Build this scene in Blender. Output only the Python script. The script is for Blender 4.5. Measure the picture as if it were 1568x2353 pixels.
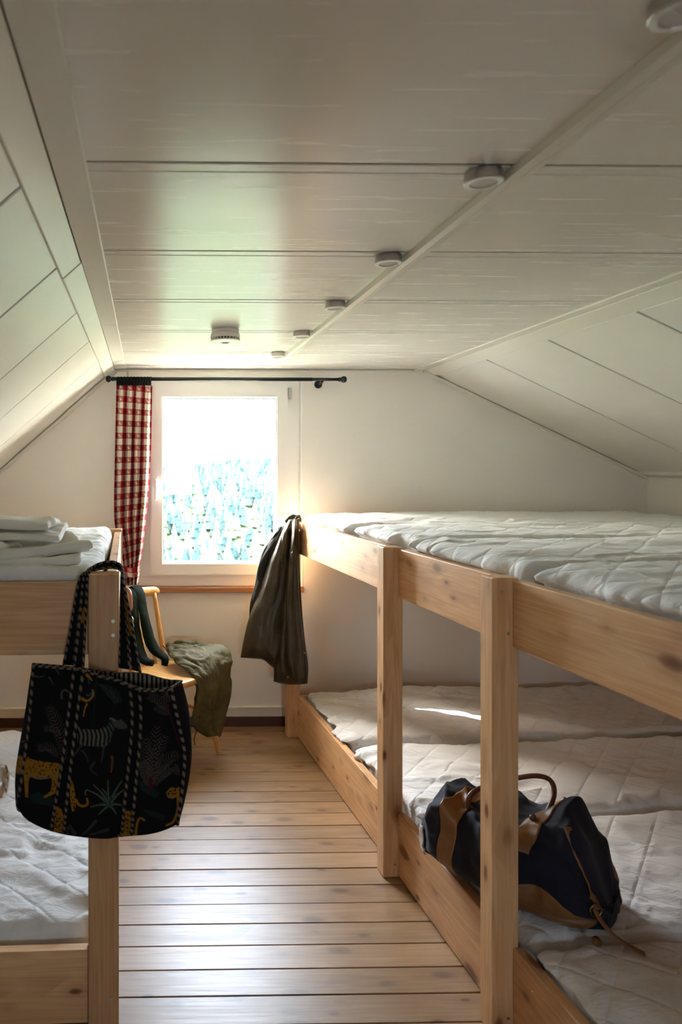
import bpy, bmesh, math, random
import numpy as np
from mathutils import Vector, Matrix

random.seed(7)
rng = np.random.default_rng(7)
for _o in list(bpy.data.objects):
    bpy.data.objects.remove(_o)
SC = bpy.context.scene
COL = SC.collection

# ------------------------------------------------------------------ camera
F_PX, PX0, PY0, CAM_Z, YAW = 1620.0, 364.0, 1077.0, 1.6, math.radians(1.07)
IW, IH = 1568.0, 2353.0
cam_d = bpy.data.cameras.new('camera')
cam = bpy.data.objects.new('camera', cam_d)
COL.objects.link(cam)
cam.location = (0, 0, CAM_Z)
cam.rotation_euler = (math.radians(90), 0, -YAW)
cam_d.sensor_fit = 'VERTICAL'
cam_d.sensor_height = 36.0
cam_d.lens = F_PX / IH * 36.0
cam_d.shift_x = (IW / 2 - PX0) / IH
cam_d.shift_y = -(IH / 2 - PY0) / IH
cam_d.dof.use_dof = True
cam_d.dof.focus_distance = 3.3
cam_d.dof.aperture_fstop = 4.0
cam_d.clip_start = 0.02
cam_d.clip_end = 6000
SC.camera = cam

# ------------------------------------------------------------------ world, sun, exposure
SC.view_settings.view_transform = 'Standard'
SC.view_settings.look = 'None'
SC.view_settings.gamma = 1.0
SC.view_settings.use_curve_mapping = False
SC.view_settings.exposure = 1.36
SC.cycles.use_denoising = True
SC.cycles.max_bounces = 16
SC.cycles.diffuse_bounces = 12
SC.cycles.glossy_bounces = 4
SC.cycles.transparent_max_bounces = 16
SC.cycles.caustics_reflective = False
SC.cycles.caustics_refractive = False
SC.cycles.sample_clamp_indirect = 40.0

_az, _el = math.radians(-54.6), math.radians(38.5)
SUN_DIR = Vector((math.sin(_az) * math.cos(_el), math.cos(_az) * math.cos(_el), math.sin(_el)))       # towards the sun
world = bpy.data.worlds.new('sky'); SC.world = world
world.use_nodes = True
_nt = world.node_tree
_nt.nodes.clear()
_out = _nt.nodes.new('ShaderNodeOutputWorld')
_bg = _nt.nodes.new('ShaderNodeBackground')
_sky = _nt.nodes.new('ShaderNodeTexSky')
_sky.sky_type = 'NISHITA'
_sky.sun_disc = False
_sky.sun_elevation = math.asin(SUN_DIR.z)
_sky.sun_rotation = math.atan2(SUN_DIR.x, SUN_DIR.y)
_sky.air_density = 1.0
_sky.dust_density = 4.5
_sky.ozone_density = 1.0
_mixw = _nt.nodes.new('ShaderNodeMix'); _mixw.data_type = 'RGBA'
_mixw.inputs[0].default_value = 0.55
_mixw.inputs[7].default_value = (4.4, 5.0, 5.9, 1)       # bright thin overcast veil
_nt.links.new(_sky.outputs[0], _mixw.inputs[6])
_nt.links.new(_mixw.outputs[2], _bg.inputs[0])
_bg.inputs[1].default_value = 4.0
_nt.links.new(_bg.outputs[0], _out.inputs[0])

sun_d = bpy.data.lights.new('sun', 'SUN'); sun_d.energy = 30.0; sun_d.angle = math.radians(0.6)
sun_d.color = (1.0, 0.95, 0.88)
sun = bpy.data.objects.new('sun', sun_d); COL.objects.link(sun)
sun.rotation_euler = SUN_DIR.to_track_quat('Z', 'Y').to_euler()
sun.location = (-20, 30, 20)

def portal(name, loc, rot, sx, sz):
    d = bpy.data.lights.new(name, 'AREA'); d.shape = 'RECTANGLE'; d.size = sx; d.size_y = sz
    d.cycles.is_portal = True
    o = bpy.data.objects.new(name, d); COL.objects.link(o); o.location = loc; o.rotation_euler = rot
portal('window_portal', (0.46, 4.81, 1.51), (math.radians(-90), 0, 0), 1.02, 1.30)
portal('rear_window_portal', (0.55, -2.7, 1.42), (math.radians(90), 0, 0), 0.44, 0.50)

# ------------------------------------------------------------------ helpers
def W(px, py, Y):
    """photo direction carried to depth Y (metres from the camera) -> world point"""
    xc = (px - PX0) / F_PX; zc = -(py - PY0) / F_PX
    dX = xc * math.cos(YAW) + math.sin(YAW); dY = -xc * math.sin(YAW) + math.cos(YAW)
    t = Y / dY
    return (dX * t, Y, CAM_Z + zc * t)

def link(o, parent=None):
    COL.objects.link(o)
    if parent is not None:
        o.parent = parent
    return o

def tag(o, label=None, cat=None, group=None, kind=None):
    if label: o['label'] = label
    if cat: o['category'] = cat
    if group: o['group'] = group
    if kind: o['kind'] = kind
    return o

def empty(name, loc=(0, 0, 0), rz=0.0):
    o = bpy.data.objects.new(name, None); o.empty_display_size = 0.1
    link(o); o.location = loc; o.rotation_euler = (0, 0, rz)
    return o

def mesh_obj(name, verts, faces, mat, parent=None, smooth=False):
    me = bpy.data.meshes.new(name)
    me.from_pydata([tuple(map(float, v)) for v in verts], [], [tuple(map(int, f)) for f in faces])
    me.update()
    if mat: me.materials.append(mat)
    if smooth: me.polygons.foreach_set('use_smooth', [True] * len(me.polygons))
    return link(bpy.data.objects.new(name, me), parent)

def bm_obj(name, bm, mat, parent=None, smooth=False):
    bmesh.ops.recalc_face_normals(bm, faces=bm.faces)
    me = bpy.data.meshes.new(name); bm.to_mesh(me); bm.free()
    if mat: me.materials.append(mat)
    if smooth:
        me.polygons.foreach_set('use_smooth', [True] * len(me.polygons))
    return link(bpy.data.objects.new(name, me), parent)

def bm_box(bm, lo, hi, bev=0.0, seg=1):
    vs = [bm.verts.new((x, y, z)) for x in (lo[0], hi[0]) for y in (lo[1], hi[1]) for z in (lo[2], hi[2])]
    F = [(0, 1, 3, 2), (4, 6, 7, 5), (0, 4, 5, 1), (2, 3, 7, 6), (0, 2, 6, 4), (1, 5, 7, 3)]
    fs = [bm.faces.new([vs[i] for i in f]) for f in F]
    if bev > 0:
        es = list({e for f in fs for e in f.edges})
        bmesh.ops.bevel(bm, geom=es, offset=bev, segments=seg, affect='EDGES', profile=0.5)

def box(name, lo, hi, mat, parent=None, bev=0.0, seg=1):
    bm = bmesh.new(); bm_box(bm, lo, hi, bev, seg)
    return bm_obj(name, bm, mat, parent)

def bm_prism(bm, poly, y0, y1, bev=0.0):
    """polygon in XZ extruded along Y"""
    a = [bm.verts.new((x, y0, z)) for x, z in poly]; b = [bm.verts.new((x, y1, z)) for x, z in poly]
    n = len(poly)
    fs = [bm.faces.new(a), bm.faces.new(b[::-1])]
    for i in range(n):
        fs.append(bm.faces.new([a[i], b[i], b[(i + 1) % n], a[(i + 1) % n]]))
    if bev > 0:
        bmesh.ops.recalc_face_normals(bm, faces=bm.faces)
        es = list({e for f in fs for e in f.edges})
        bmesh.ops.bevel(bm, geom=es, offset=bev, segments=1, affect='EDGES')

def prism(name, poly, y0, y1, mat, parent=None, bev=0.0):
    bm = bmesh.new(); bm_prism(bm, poly, y0, y1, bev)
    return bm_obj(name, bm, mat, parent)

def frame_of(t):
    t = Vector(t).normalized()
    up = Vector((0, 0, 1)) if abs(t.z) < 0.9 else Vector((0, 1, 0))
    a = t.cross(up).normalized(); b = t.cross(a).normalized()
    return t, a, b

def tube_geo(pts, rad, n=10, cap=True):
    """verts, faces of a tube along pts; rad number or list"""
    P = [Vector(p) for p in pts]; V = []; Fc = []
    R = rad if hasattr(rad, '__len__') else [rad] * len(P)
    _, a, b = frame_of(P[1] - P[0])
    for i, p in enumerate(P):
        t = (P[min(i + 1, len(P) - 1)] - P[max(i - 1, 0)]).normalized()
        a = (a - t * a.dot(t)).normalized(); b = t.cross(a)
        for k in range(n):
            an = 2 * math.pi * k / n
            V.append(p + (a * math.cos(an) + b * math.sin(an)) * R[i])
    for i in range(len(P) - 1):
        for k in range(n):
            k2 = (k + 1) % n
            Fc.append((i * n + k, i * n + k2, (i + 1) * n + k2, (i + 1) * n + k))
    if cap:
        Fc.append(tuple(range(n - 1, -1, -1))); Fc.append(tuple(range((len(P) - 1) * n, len(P) * n)))
    return V, Fc

def tube(name, pts, rad, mat, parent=None, n=10):
    V, Fc = tube_geo(pts, rad, n)
    return mesh_obj(name, V, Fc, mat, parent, True)

def lathe(name, prof, mat, parent=None, n=32, loc=(0, 0, 0), axis='Z', smooth=True):
    """prof: list of (r, h)"""
    V = []; Fc = []
    for r, h in prof:
        for k in range(n):
            an = 2 * math.pi * k / n
            p = (r * math.cos(an), r * math.sin(an), h)
            if axis == 'X': p = (p[2], p[0], p[1])
            if axis == 'Y': p = (p[0], p[2], p[1])
            V.append((p[0] + loc[0], p[1] + loc[1], p[2] + loc[2]))
    m = len(prof)
    for i in range(m - 1):
        for k in range(n):
            k2 = (k + 1) % n
            Fc.append((i * n + k, i * n + k2, (i + 1) * n + k2, (i + 1) * n + k))
    Fc.append(tuple(range(n - 1, -1, -1))); Fc.append(tuple(range((m - 1) * n, m * n)))
    o = mesh_obj(name, V, Fc, mat, parent, smooth)
    bm = bmesh.new(); bm.from_mesh(o.data); bmesh.ops.recalc_face_normals(bm, faces=bm.faces)
    bm.to_mesh(o.data); bm.free()
    if smooth:
        m_ = o.modifiers.new('sharp', 'EDGE_SPLIT'); m_.split_angle = math.radians(40)
    return o

def chaikin(P, it=2, closed=False):
    P = np.array(P, float)
    for _ in range(it):
        if closed:
            Q = np.roll(P, -1, 0)
            P = np.stack([P * .75 + Q * .25, P * .25 + Q * .75], 1).reshape(-1, P.shape[1])
        else:
            A, B = P[:-1], P[1:]
            M = np.stack([A * .75 + B * .25, A * .25 + B * .75], 1).reshape(-1, P.shape[1])
            P = np.concatenate([P[:1], M, P[-1:]])
    return P

def resample(P, n, smooth=2):
    P = chaikin(P, smooth) if smooth else np.array(P, float)
    d = np.r_[0, np.cumsum(np.linalg.norm(np.diff(P, axis=0), axis=1))]
    s = np.linspace(0, d[-1], n)
    return np.stack([np.interp(s, d, P[:, k]) for k in range(P.shape[1])], 1)

def coons(left, right, top, bottom, nu, nv, smooth=2):
    """2D or 3D patch; left/right run top->bottom, top/bottom run left->right; returns (nv,nu,d)"""
    L = resample(left, nv, smooth); R = resample(right, nv, smooth)
    T = resample(top, nu, smooth); B = resample(bottom, nu, smooth)
    u = np.linspace(0, 1, nu)[None, :, None]; v = np.linspace(0, 1, nv)[:, None, None]
    a = (1 - u) * L[:, None] + u * R[:, None]
    b = (1 - v) * T[None] + v * B[None]
    c = (1 - u) * (1 - v) * L[0] + u * (1 - v) * R[0] + (1 - u) * v * L[-1] + u * v * R[-1]
    return a + b - c

def WA(P, Y):
    """array version of W: P (...,2) pixels, Y (...) depths"""
    xc = (P[..., 0] - PX0) / F_PX; zc = -(P[..., 1] - PY0) / F_PX
    dX = xc * math.cos(YAW) + math.sin(YAW); dY = -xc * math.sin(YAW) + math.cos(YAW)
    t = Y / dY
    return np.stack([dX * t, Y + 0 * t, CAM_Z + zc * t], -1)

def _hash(ix, iy, iz, seed):
    h = (ix * 374761393 + iy * 668265263 + iz * 2147483647 + seed * 974634577) & 0xFFFFFFFF
    h = ((h ^ (h >> 13)) * 1274126177) & 0xFFFFFFFF
    h = h ^ (h >> 16)
    return (h & 0xFFFF) / 32767.5 - 1.0

def vnoise(x, y, z=0.0, seed=0):
    x, y, z = np.broadcast_arrays(np.asarray(x, float), np.asarray(y, float), np.asarray(z, float))
    ix, iy, iz = np.floor(x).astype(np.int64), np.floor(y).astype(np.int64), np.floor(z).astype(np.int64)
    fx, fy, fz = x - ix, y - iy, z - iz
    fx = fx * fx * fx * (fx * (fx * 6 - 15) + 10); fy = fy * fy * fy * (fy * (fy * 6 - 15) + 10); fz = fz * fz * (3 - 2 * fz)
    r = 0
    for a in (0, 1):
        for b in (0, 1):
            for c in (0, 1):
                w = (fx if a else 1 - fx) * (fy if b else 1 - fy) * (fz if c else 1 - fz)
                r = r + w * _hash(ix + a, iy + b, iz + c, seed)
    return r

def fbm(x, y, z=0.0, seed=0, o=4):
    r = 0; a = 1.0; f = 1.0
    for k in range(o):
        r = r + a * vnoise(x * f, y * f, np.asarray(z) * f, seed + k * 17); a *= 0.5; f *= 2.03
    return r

def ridged(x, y, z=0.0, seed=0, o=3):
    r = 0; a = 1.0; f = 1.0
    for k in range(o):
        r = r + a * (1 - np.abs(vnoise(x * f, y * f, np.asarray(z) * f, seed + k * 31)) * 2); a *= 0.5; f *= 2.1
    return r

def wrinkles(x, y, seed=0):
    """long creases: domain-warped ridges, about -1..1"""
    wx = fbm(x * 2.1, y * 2.1, 0, seed + 5, 3); wy = fbm(x * 2.1 + 9, y * 2.1, 0, seed + 6, 3)
    a = 1 - np.abs(vnoise(x * 3 + wx * 1.2, y * 11 + wy * 1.5, 0, seed)) * 2.4
    b = 1 - np.abs(vnoise(x * 9 + wx * 1.5, y * 4 + wy, 0, seed + 3)) * 2.4
    m = 0.5 + 0.5 * fbm(x * 2.6, y * 2.6, 4, seed + 8, 2)
    return np.clip(a, -1, 1) * m + 0.6 * np.clip(b, -1, 1) * (1 - m)

def grid_faces(nv, nu, close_u=False, off=0):
    i = np.arange(nv - 1)[:, None]; j = np.arange(nu if close_u else nu - 1)[None, :]
    j2 = (j + 1) % nu
    f = np.stack([i * nu + j, i * nu + j2, (i + 1) * nu + j2, (i + 1) * nu + j], -1).reshape(-1, 4)
    return f + off

def grid_obj(name, V, mat, parent=None, close_u=False, color=None, smooth=True, cap=False):
    nv, nu, _ = V.shape
    Fq = grid_faces(nv, nu, close_u)
    me = bpy.data.meshes.new(name)
    faces = Fq.tolist()
    if cap:
        faces.append(list(range(nu - 1, -1, -1))); faces.append(list(range((nv - 1) * nu, nv * nu)))
    me.from_pydata(V.reshape(-1, 3).tolist(), [], faces)
    me.update()
    if color is not None:
        add_color(me, color.reshape(-1, color.shape[-1]))
    if mat: me.materials.append(mat)
    if smooth: me.polygons.foreach_set('use_smooth', [True] * len(me.polygons))
    return link(bpy.data.objects.new(name, me), parent)

def add_color(me, C):
    at = me.color_attributes.new('Col', 'FLOAT_COLOR', 'POINT')
    C4 = np.ones((len(me.vertices), 4), np.float32); C4[:, :3] = C[:, :3]
    at.data.foreach_set('color', C4.ravel())

def solid_grid(name, V, thick, mat, parent=None, color=None, direction=None):
    """cloth sheet V (nv,nu,3) given thickness along its normals (closed)"""
    nv, nu, _ = V.shape
    du = np.gradient(V, axis=1); dv = np.gradient(V, axis=0)
    N = np.cross(du, dv); N /= (np.linalg.norm(N, axis=-1, keepdims=True) + 1e-12)
    if direction is not None:
        N = N * np.sign((N * np.array(direction)).sum(-1, keepdims=True) + 1e-9)
    A = V; B = V - N * thick
    verts = np.concatenate([A.reshape(-1, 3), B.reshape(-1, 3)])
    f1 = grid_faces(nv, nu); f2 = grid_faces(nv, nu, off=nv * nu)[:, ::-1]
    idx = np.arange(nv * nu).reshape(nv, nu)
    border = np.concatenate([idx[0, :], idx[1:, -1], idx[-1, -2::-1], idx[-2:0:-1, 0]])
    b2 = np.roll(border, -1); o = nv * nu
    fb = np.stack([border, border + o, b2 + o, b2], -1)
    me = bpy.data.meshes.new(name)
    me.from_pydata(verts.tolist(), [], np.concatenate([f1, f2, fb]).tolist()); me.update()
    bm = bmesh.new(); bm.from_mesh(me); bmesh.ops.recalc_face_normals(bm, faces=bm.faces); bm.to_mesh(me); bm.free()
    if color is not None:
        c = color.reshape(-1, color.shape[-1]); add_color(me, np.concatenate([c, c]))
    if mat: me.materials.append(mat)
    me.polygons.foreach_set('use_smooth', [True] * len(me.polygons))
    return link(bpy.data.objects.new(name, me), parent)

def pillow(name, P, Y0, thick, relief, mat, parent=None, puff=0.5, seam=0.004):
    """closed double sheet over the photo-plane patch P (nv,nu,2 px): front at Y0-bulge-relief, back at Y0"""
    nv, nu, _ = P.shape
    u = np.linspace(0, 1, nu)[None, :]; v = np.linspace(0, 1, nv)[:, None]
    edge = np.clip(np.sin(np.pi * u), 0, 1) ** puff * np.clip(np.minimum(v, 1 - v) * 14, 0, 1) ** 0.5
    edge = np.broadcast_to(edge, (nv, nu))
    front = WA(P, Y0 - seam - edge * thick - relief * np.clip(edge * 2, 0, 1))
    back = WA(P, Y0 + seam * 0.5 + 0 * relief)
    V = np.concatenate([front.reshape(-1, 3), back.reshape(-1, 3)])
    f1 = grid_faces(nv, nu); f2 = grid_faces(nv, nu, off=nv * nu)[:, ::-1]
    idx = np.arange(nv * nu).reshape(nv, nu)
    border = np.concatenate([idx[0, :], idx[1:, -1], idx[-1, -2::-1], idx[-2:0:-1, 0]])
    b2 = np.roll(border, -1); o = nv * nu
    fb = np.stack([border, border + o, b2 + o, b2], -1)
    me = bpy.data.meshes.new(name)
    me.from_pydata(V.tolist(), [], np.concatenate([f1, f2, fb]).tolist()); me.update()
    bm = bmesh.new(); bm.from_mesh(me); bmesh.ops.recalc_face_normals(bm, faces=bm.faces); bm.to_mesh(me); bm.free()
    me.materials.append(mat)
    me.polygons.foreach_set('use_smooth', [True] * len(me.polygons))
    return link(bpy.data.objects.new(name, me), parent)

def rounded_slab_geo(lx, ly, lz, r, nx, ny, nz):
    """closed rounded box 0..lx, 0..ly, 0..lz as verts, faces, normals"""
    def lin(L, n):
        t = np.linspace(-1, 1, n)
        t = np.sign(t) * (1 - (1 - np.abs(t)) ** 1.35)
        return (t * .5 + .5) * L
    X, Yg, Z = lin(lx, nx), lin(ly, ny), lin(lz, nz)
    key = {}; V = []; Fc = []
    def vid(i, j, k):
        t = (i, j, k)
        if t not in key:
            key[t] = len(V); V.append((X[i], Yg[j], Z[k]))
        return key[t]
    for i in range(nx - 1):
        for j in range(ny - 1):
            Fc.append((vid(i, j, nz - 1), vid(i + 1, j, nz - 1), vid(i + 1, j + 1, nz - 1), vid(i, j + 1, nz - 1)))
            Fc.append((vid(i, j, 0), vid(i, j + 1, 0), vid(i + 1, j + 1, 0), vid(i + 1, j, 0)))
    for i in range(nx - 1):
        for k in range(nz - 1):
            Fc.append((vid(i, 0, k), vid(i + 1, 0, k), vid(i + 1, 0, k + 1), vid(i, 0, k + 1)))
            Fc.append((vid(i, ny - 1, k), vid(i, ny - 1, k + 1), vid(i + 1, ny - 1, k + 1), vid(i + 1, ny - 1, k)))
    for j in range(ny - 1):
        for k in range(nz - 1):
            Fc.append((vid(0, j, k), vid(0, j, k + 1), vid(0, j + 1, k + 1), vid(0, j + 1, k)))
            Fc.append((vid(nx - 1, j, k), vid(nx - 1, j + 1, k), vid(nx - 1, j + 1, k + 1), vid(nx - 1, j, k + 1)))
    V = np.array(V); L = np.array([lx, ly, lz])
    q = np.clip(V, r, L - r); d = V - q; n = np.linalg.norm(d, axis=1, keepdims=True)
    # distance in max-norm to keep side spacing, projected on the rounded shell
    N = d / np.maximum(n, 1e-9)
    return q + N * r, Fc, N

# ------------------------------------------------------------------ materials
class NT:
    def __init__(self, name, rough=0.5, spec=0.5):
        self.m = bpy.data.materials.new(name); self.m.use_nodes = True
        self.t = self.m.node_tree; self.b = self.t.nodes['Principled BSDF']
        self.b.inputs['Roughness'].default_value = rough
        self.b.inputs['Specular IOR Level'].default_value = spec
    def n(self, typ, **kw):
        nd = self.t.nodes.new('ShaderNode' + typ)
        for k, v in kw.items(): setattr(nd, k, v)
        return nd
    def l(self, a, b): self.t.links.new(a, b)
    def set(self, sock, v):
        if hasattr(v, 'links') or isinstance(v, bpy.types.NodeSocket): self.l(v, sock)
        else: sock.default_value = v
    def math(self, op, a, b=None, c=None, clamp=False):
        nd = self.n('Math', operation=op); nd.use_clamp = clamp
        for i, x in enumerate((a, b, c)):
            if x is not None: self.set(nd.inputs[i], x)
        return nd.outputs[0]
    def mix(self, f, a, b, mode='MIX'):
        nd = self.n('Mix', data_type='RGBA', blend_type=mode)
        self.set(nd.inputs[0], f); self.set(nd.inputs[6], a); self.set(nd.inputs[7], b)
        return nd.outputs[2]
    def noise(self, vec, scale, detail=3, rough=0.5, dist=0.0):
        nd = self.n('TexNoise'); nd.inputs['Scale'].default_value = scale
        nd.inputs['Detail'].default_value = detail; nd.inputs['Roughness'].default_value = rough
        nd.inputs['Distortion'].default_value = dist
        if vec is not None: self.l(vec, nd.inputs['Vector'])
        return nd.outputs['Fac']
    def ramp(self, f, stops):
        nd = self.n('ValToRGB'); e = nd.color_ramp.elements
        while len(e) < len(stops): e.new(0.5)
        for i, (p, c) in enumerate(stops):
            e[i].position = p; e[i].color = (*c, 1) if len(c) == 3 else c
        self.l(f, nd.inputs[0]); return nd.outputs[0]
    def coord(self, kind='Object'): return self.n('TexCoord').outputs[kind]
    def mapping(self, vec, scale=(1, 1, 1), rot=(0, 0, 0), loc=(0, 0, 0)):
        nd = self.n('Mapping'); nd.inputs['Scale'].default_value = scale
        nd.inputs['Rotation'].default_value = rot; nd.inputs['Location'].default_value = loc
        self.l(vec, nd.inputs['Vector']); return nd.outputs[0]
    def bump(self, h, strength=0.3, dist=0.01):
        nd = self.n('Bump'); nd.inputs['Strength'].default_value = strength; nd.inputs['Distance'].default_value = dist
        self.l(h, nd.inputs['Height'])
        prev = self.b.inputs['Normal']
        if prev.is_linked: self.l(prev.links[0].from_socket, nd.inputs['Normal'])
        self.l(nd.outputs[0], prev)
    def color(self, c): self.set(self.b.inputs['Base Color'], c if not isinstance(c, tuple) else (*c, 1)[:4])
    def rough(self, r): self.set(self.b.inputs['Roughness'], r)
    def shifted(self, vec=None, amt=13.0):
        """object coordinates moved by a random amount per object"""
        vec = vec or self.coord('Object')
        oi = self.n('ObjectInfo'); r = oi.outputs['Random']
        cmb = self.n('CombineXYZ')
        self.l(self.math('MULTIPLY', r, amt), cmb.inputs[0]); self.l(self.math('MULTIPLY', r, amt * 1.7), cmb.inputs[1])
        self.l(self.math('MULTIPLY', r, amt * 2.3), cmb.inputs[2])
        a = self.n('VectorMath', operation='ADD'); self.l(vec, a.inputs[0]); self.l(cmb.outputs[0], a.inputs[1])
        return a.outputs[0]

def plain(name, col, rough=0.5, spec=0.5, metal=0.0, bump=None, var=0.0):
    k = NT(name, rough, spec); k.b.inputs['Metallic'].default_value = metal
    if var:
        f = k.noise(k.coord(), 9, 4)
        k.color(k.mix(k.ramp(f, [(0.3, (0, 0, 0)), (0.7, (1, 1, 1))]), (*[c * (1 - var) for c in col], 1), (*col, 1)))
    else:
        k.color(col)
    if bump:
        k.bump(k.noise(k.coord(), bump[0], 3), bump[1], bump[2])
    return k.m

def pine(name, axis, light, mid, dark, rough=0.45, knots=1.0, spec=0.4, grey=0.0, coat=0.0):
    """pine board, grain along axis 0/1/2"""
    k = NT(name, rough, spec)
    v = k.shifted()
    sc = [16.0, 16.0, 16.0]; sc[axis] = 0.9
    rings = k.noise(k.mapping(v, tuple(sc)), 1.0, 3, 0.55, 0.9)
    stripes = k.math('MULTIPLY_ADD', k.math('SINE', k.math('MULTIPLY', rings, 46.0)), 0.5, 0.5)
    sf = [110.0, 110.0, 110.0]; sf[axis] = 3.0
    fine = k.noise(k.mapping(v, tuple(sf)), 1.0, 3)
    broad = k.noise(k.mapping(v, tuple(s * .25 for s in sc)), 1.0, 2)
    f = k.math('MULTIPLY_ADD', stripes, 0.16, k.math('MULTIPLY_ADD', fine, 0.36, k.math('MULTIPLY', broad, 0.48)))
    c = k.ramp(f, [(0.30, light), (0.52, mid), (0.80, dark)])
    # knots
    sk = [13.0, 13.0, 13.0]; sk[axis] = 6.0
    kv = k.mapping(v, tuple(sk))
    wob = k.n('VectorMath', operation='ADD'); k.l(kv, wob.inputs[0])
    nn = k.n('TexNoise'); nn.inputs['Scale'].default_value = 2.0; k.l(kv, nn.inputs['Vector'])
    s2 = k.n('VectorMath', operation='SCALE'); k.l(nn.outputs['Color'], s2.inputs[0]); s2.inputs['Scale'].default_value = 0.10
    k.l(s2.outputs[0], wob.inputs[1])
    vo = k.n('TexVoronoi', feature='F1'); vo.inputs['Scale'].default_value = 1.0; vo.inputs['Randomness'].default_value = 1.0
    k.l(wob.outputs[0], vo.inputs['Vector'])
    d = vo.outputs['Distance']
    sepc = k.n('SeparateColor'); k.l(vo.outputs['Color'], sepc.inputs[0])
    dd = k.math('DIVIDE', d, k.math('MULTIPLY_ADD', k.math('POWER', sepc.outputs[0], 2.0), 1.2, 0.55))
    kn = k.ramp(dd, [(0.09, (1, 1, 1)), (0.15, (0.8, 0.8, 0.8)), (0.22, (0.25, 0.25, 0.25)), (0.50, (0, 0, 0))])
    kd = (dark[0] * .38, dark[1] * .30, dark[2] * .25, 1)
    c = k.mix(k.math('MULTIPLY', kn, knots), c, kd)
    oi = k.n('ObjectInfo')
    tone = k.math('MULTIPLY_ADD', oi.outputs['Random'], 0.24, 0.86)
    hsv = k.n('HueSaturation'); k.l(c, hsv.inputs['Color']); k.l(tone, hsv.inputs['Value'])
    k.color(hsv.outputs[0])
    k.rough(k.math('MULTIPLY_ADD', fine, 0.18, rough - 0.08))
    k.bump(fine, 0.12, 0.002)
    if coat:
        k.b.inputs['Coat Weight'].default_value = coat; k.b.inputs['Coat Roughness'].default_value = 0.22
    return k.m

PL, PM, PD = (0.72, 0.465, 0.255), (0.62, 0.355, 0.17), (0.48, 0.245, 0.10)
M = {}
for ax, nm in enumerate('xyz'):
    M['pine_' + nm] = pine('pine_wood_' + nm, ax, PL, PM, PD, 0.42)
M['floor'] = pine('floor_pine', 0, (0.38, 0.235, 0.118), (0.315, 0.182, 0.085), (0.225, 0.122, 0.052), 0.37, 0.7, 0.55)
M['chair'] = pine('honey_wood', 2, (0.70, 0.40, 0.14), (0.60, 0.31, 0.09), (0.46, 0.21, 0.05), 0.3, 0.0, 0.5)
M['chair_seat'] = pine('honey_seat_wood', 0, (0.72, 0.42, 0.16), (0.62, 0.33, 0.10), (0.48, 0.22, 0.06), 0.3, 0.0, 0.5)
M['sill'] = pine('sill_wood', 0, (0.42, 0.20, 0.08), (0.33, 0.14, 0.05), (0.20, 0.08, 0.03), 0.4, 0.0)
M['base_brown'] = plain('brown_baseboard', (0.060, 0.022, 0.010), 0.4)

def painted(name, col, axis, rough, grain=0.5):
    k = NT(name, rough, 0.5)
    v = k.shifted()
    s = [38.0, 38.0, 38.0]; s[axis] = 2.6
    f = k.noise(k.mapping(v, tuple(s)), 1.0, 5, 0.6, 0.4)
    s2 = [120.0, 120.0, 120.0]; s2[axis] = 7.0
    f2 = k.noise(k.mapping(v, tuple(s2)), 1.0, 3, 0.6)
    big = k.noise(v, 2.2, 3)
    c = k.mix(k.ramp(big, [(0.3, (0, 0, 0)), (0.7, (1, 1, 1))]), (col[0] * .94, col[1] * .94, col[2] * .92, 1), (*col, 1))
    k.color(c)
    h = k.math('ADD', f, k.math('MULTIPLY', f2, 0.35))
    k.bump(h, grain, 0.0016)
    k.rough(k.math('MULTIPLY_ADD', f, 0.12, rough - 0.06))
    return k.m
CEILC = (0.80, 0.772, 0.715)
M['ceil_x'] = painted('painted_ceiling_panel', CEILC, 0, 0.26, 0.20)
M['ceil_x'].node_tree.nodes['Principled BSDF'].inputs['Specular IOR Level'].default_value = 0.65
M['slope'] = painted('painted_slope_board', (0.80, 0.785, 0.725), 0, 0.33, 0.6)
M['trim_paint'] = painted('painted_trim', (0.79, 0.77, 0.69), 1, 0.32, 0.35)
M['gap'] = plain('dusty_joint', (0.19, 0.145, 0.105), 0.9)
def plaster():
    k = NT('wall_plaster', 0.62, 0.3)
    v = k.coord()
    f = k.noise(v, 1.6, 5); g = k.noise(v, 40, 4)
    k.color(k.mix(k.ramp(f, [(0.3, (0, 0, 0)), (0.75, (1, 1, 1))]), (0.805, 0.775, 0.725, 1), (0.845, 0.82, 0.775, 1)))
    k.bump(k.noise(v, 14, 4), 0.25, 0.004); k.bump(g, 0.1, 0.001)
    return k.m
M['wall'] = plaster()
M['pvc'] = plain('white_plastic_frame', (0.90, 0.89, 0.875), 0.25)
M['gasket'] = plain('grey_gasket', (0.06, 0.06, 0.06), 0.6)
M['white_plastic'] = plain('white_device_plastic', (0.70, 0.68, 0.62), 0.38)
M['dark_slot'] = plain('dark_slot', (0.03, 0.03, 0.03), 0.7)
M['alu'] = plain('brushed_aluminium', (0.62, 0.60, 0.57), 0.33, 0.5, 0.85)
M['lens'] = plain('frosted_lens', (0.55, 0.53, 0.52), 0.25, 0.6)
M['iron'] = plain('black_iron_rod', (0.018, 0.022, 0.026), 0.35, 0.5, 0.3)
M['chrome'] = plain('chrome', (0.72, 0.71, 0.69), 0.14, 0.5, 1.0)
M['brass'] = plain('aged_brass', (0.30, 0.22, 0.10), 0.3, 0.5, 1.0)
M['screw'] = plain('zinc_screw', (0.55, 0.54, 0.50), 0.35, 0.5, 0.9)
M['core'] = plain('grey_mattress_ticking', (0.055, 0.055, 0.065), 0.9, 0.2, 0, (220, 0.3, 0.001))
M['door'] = painted('painted_door', (0.72, 0.70, 0.64), 2, 0.4, 0.2)

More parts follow.
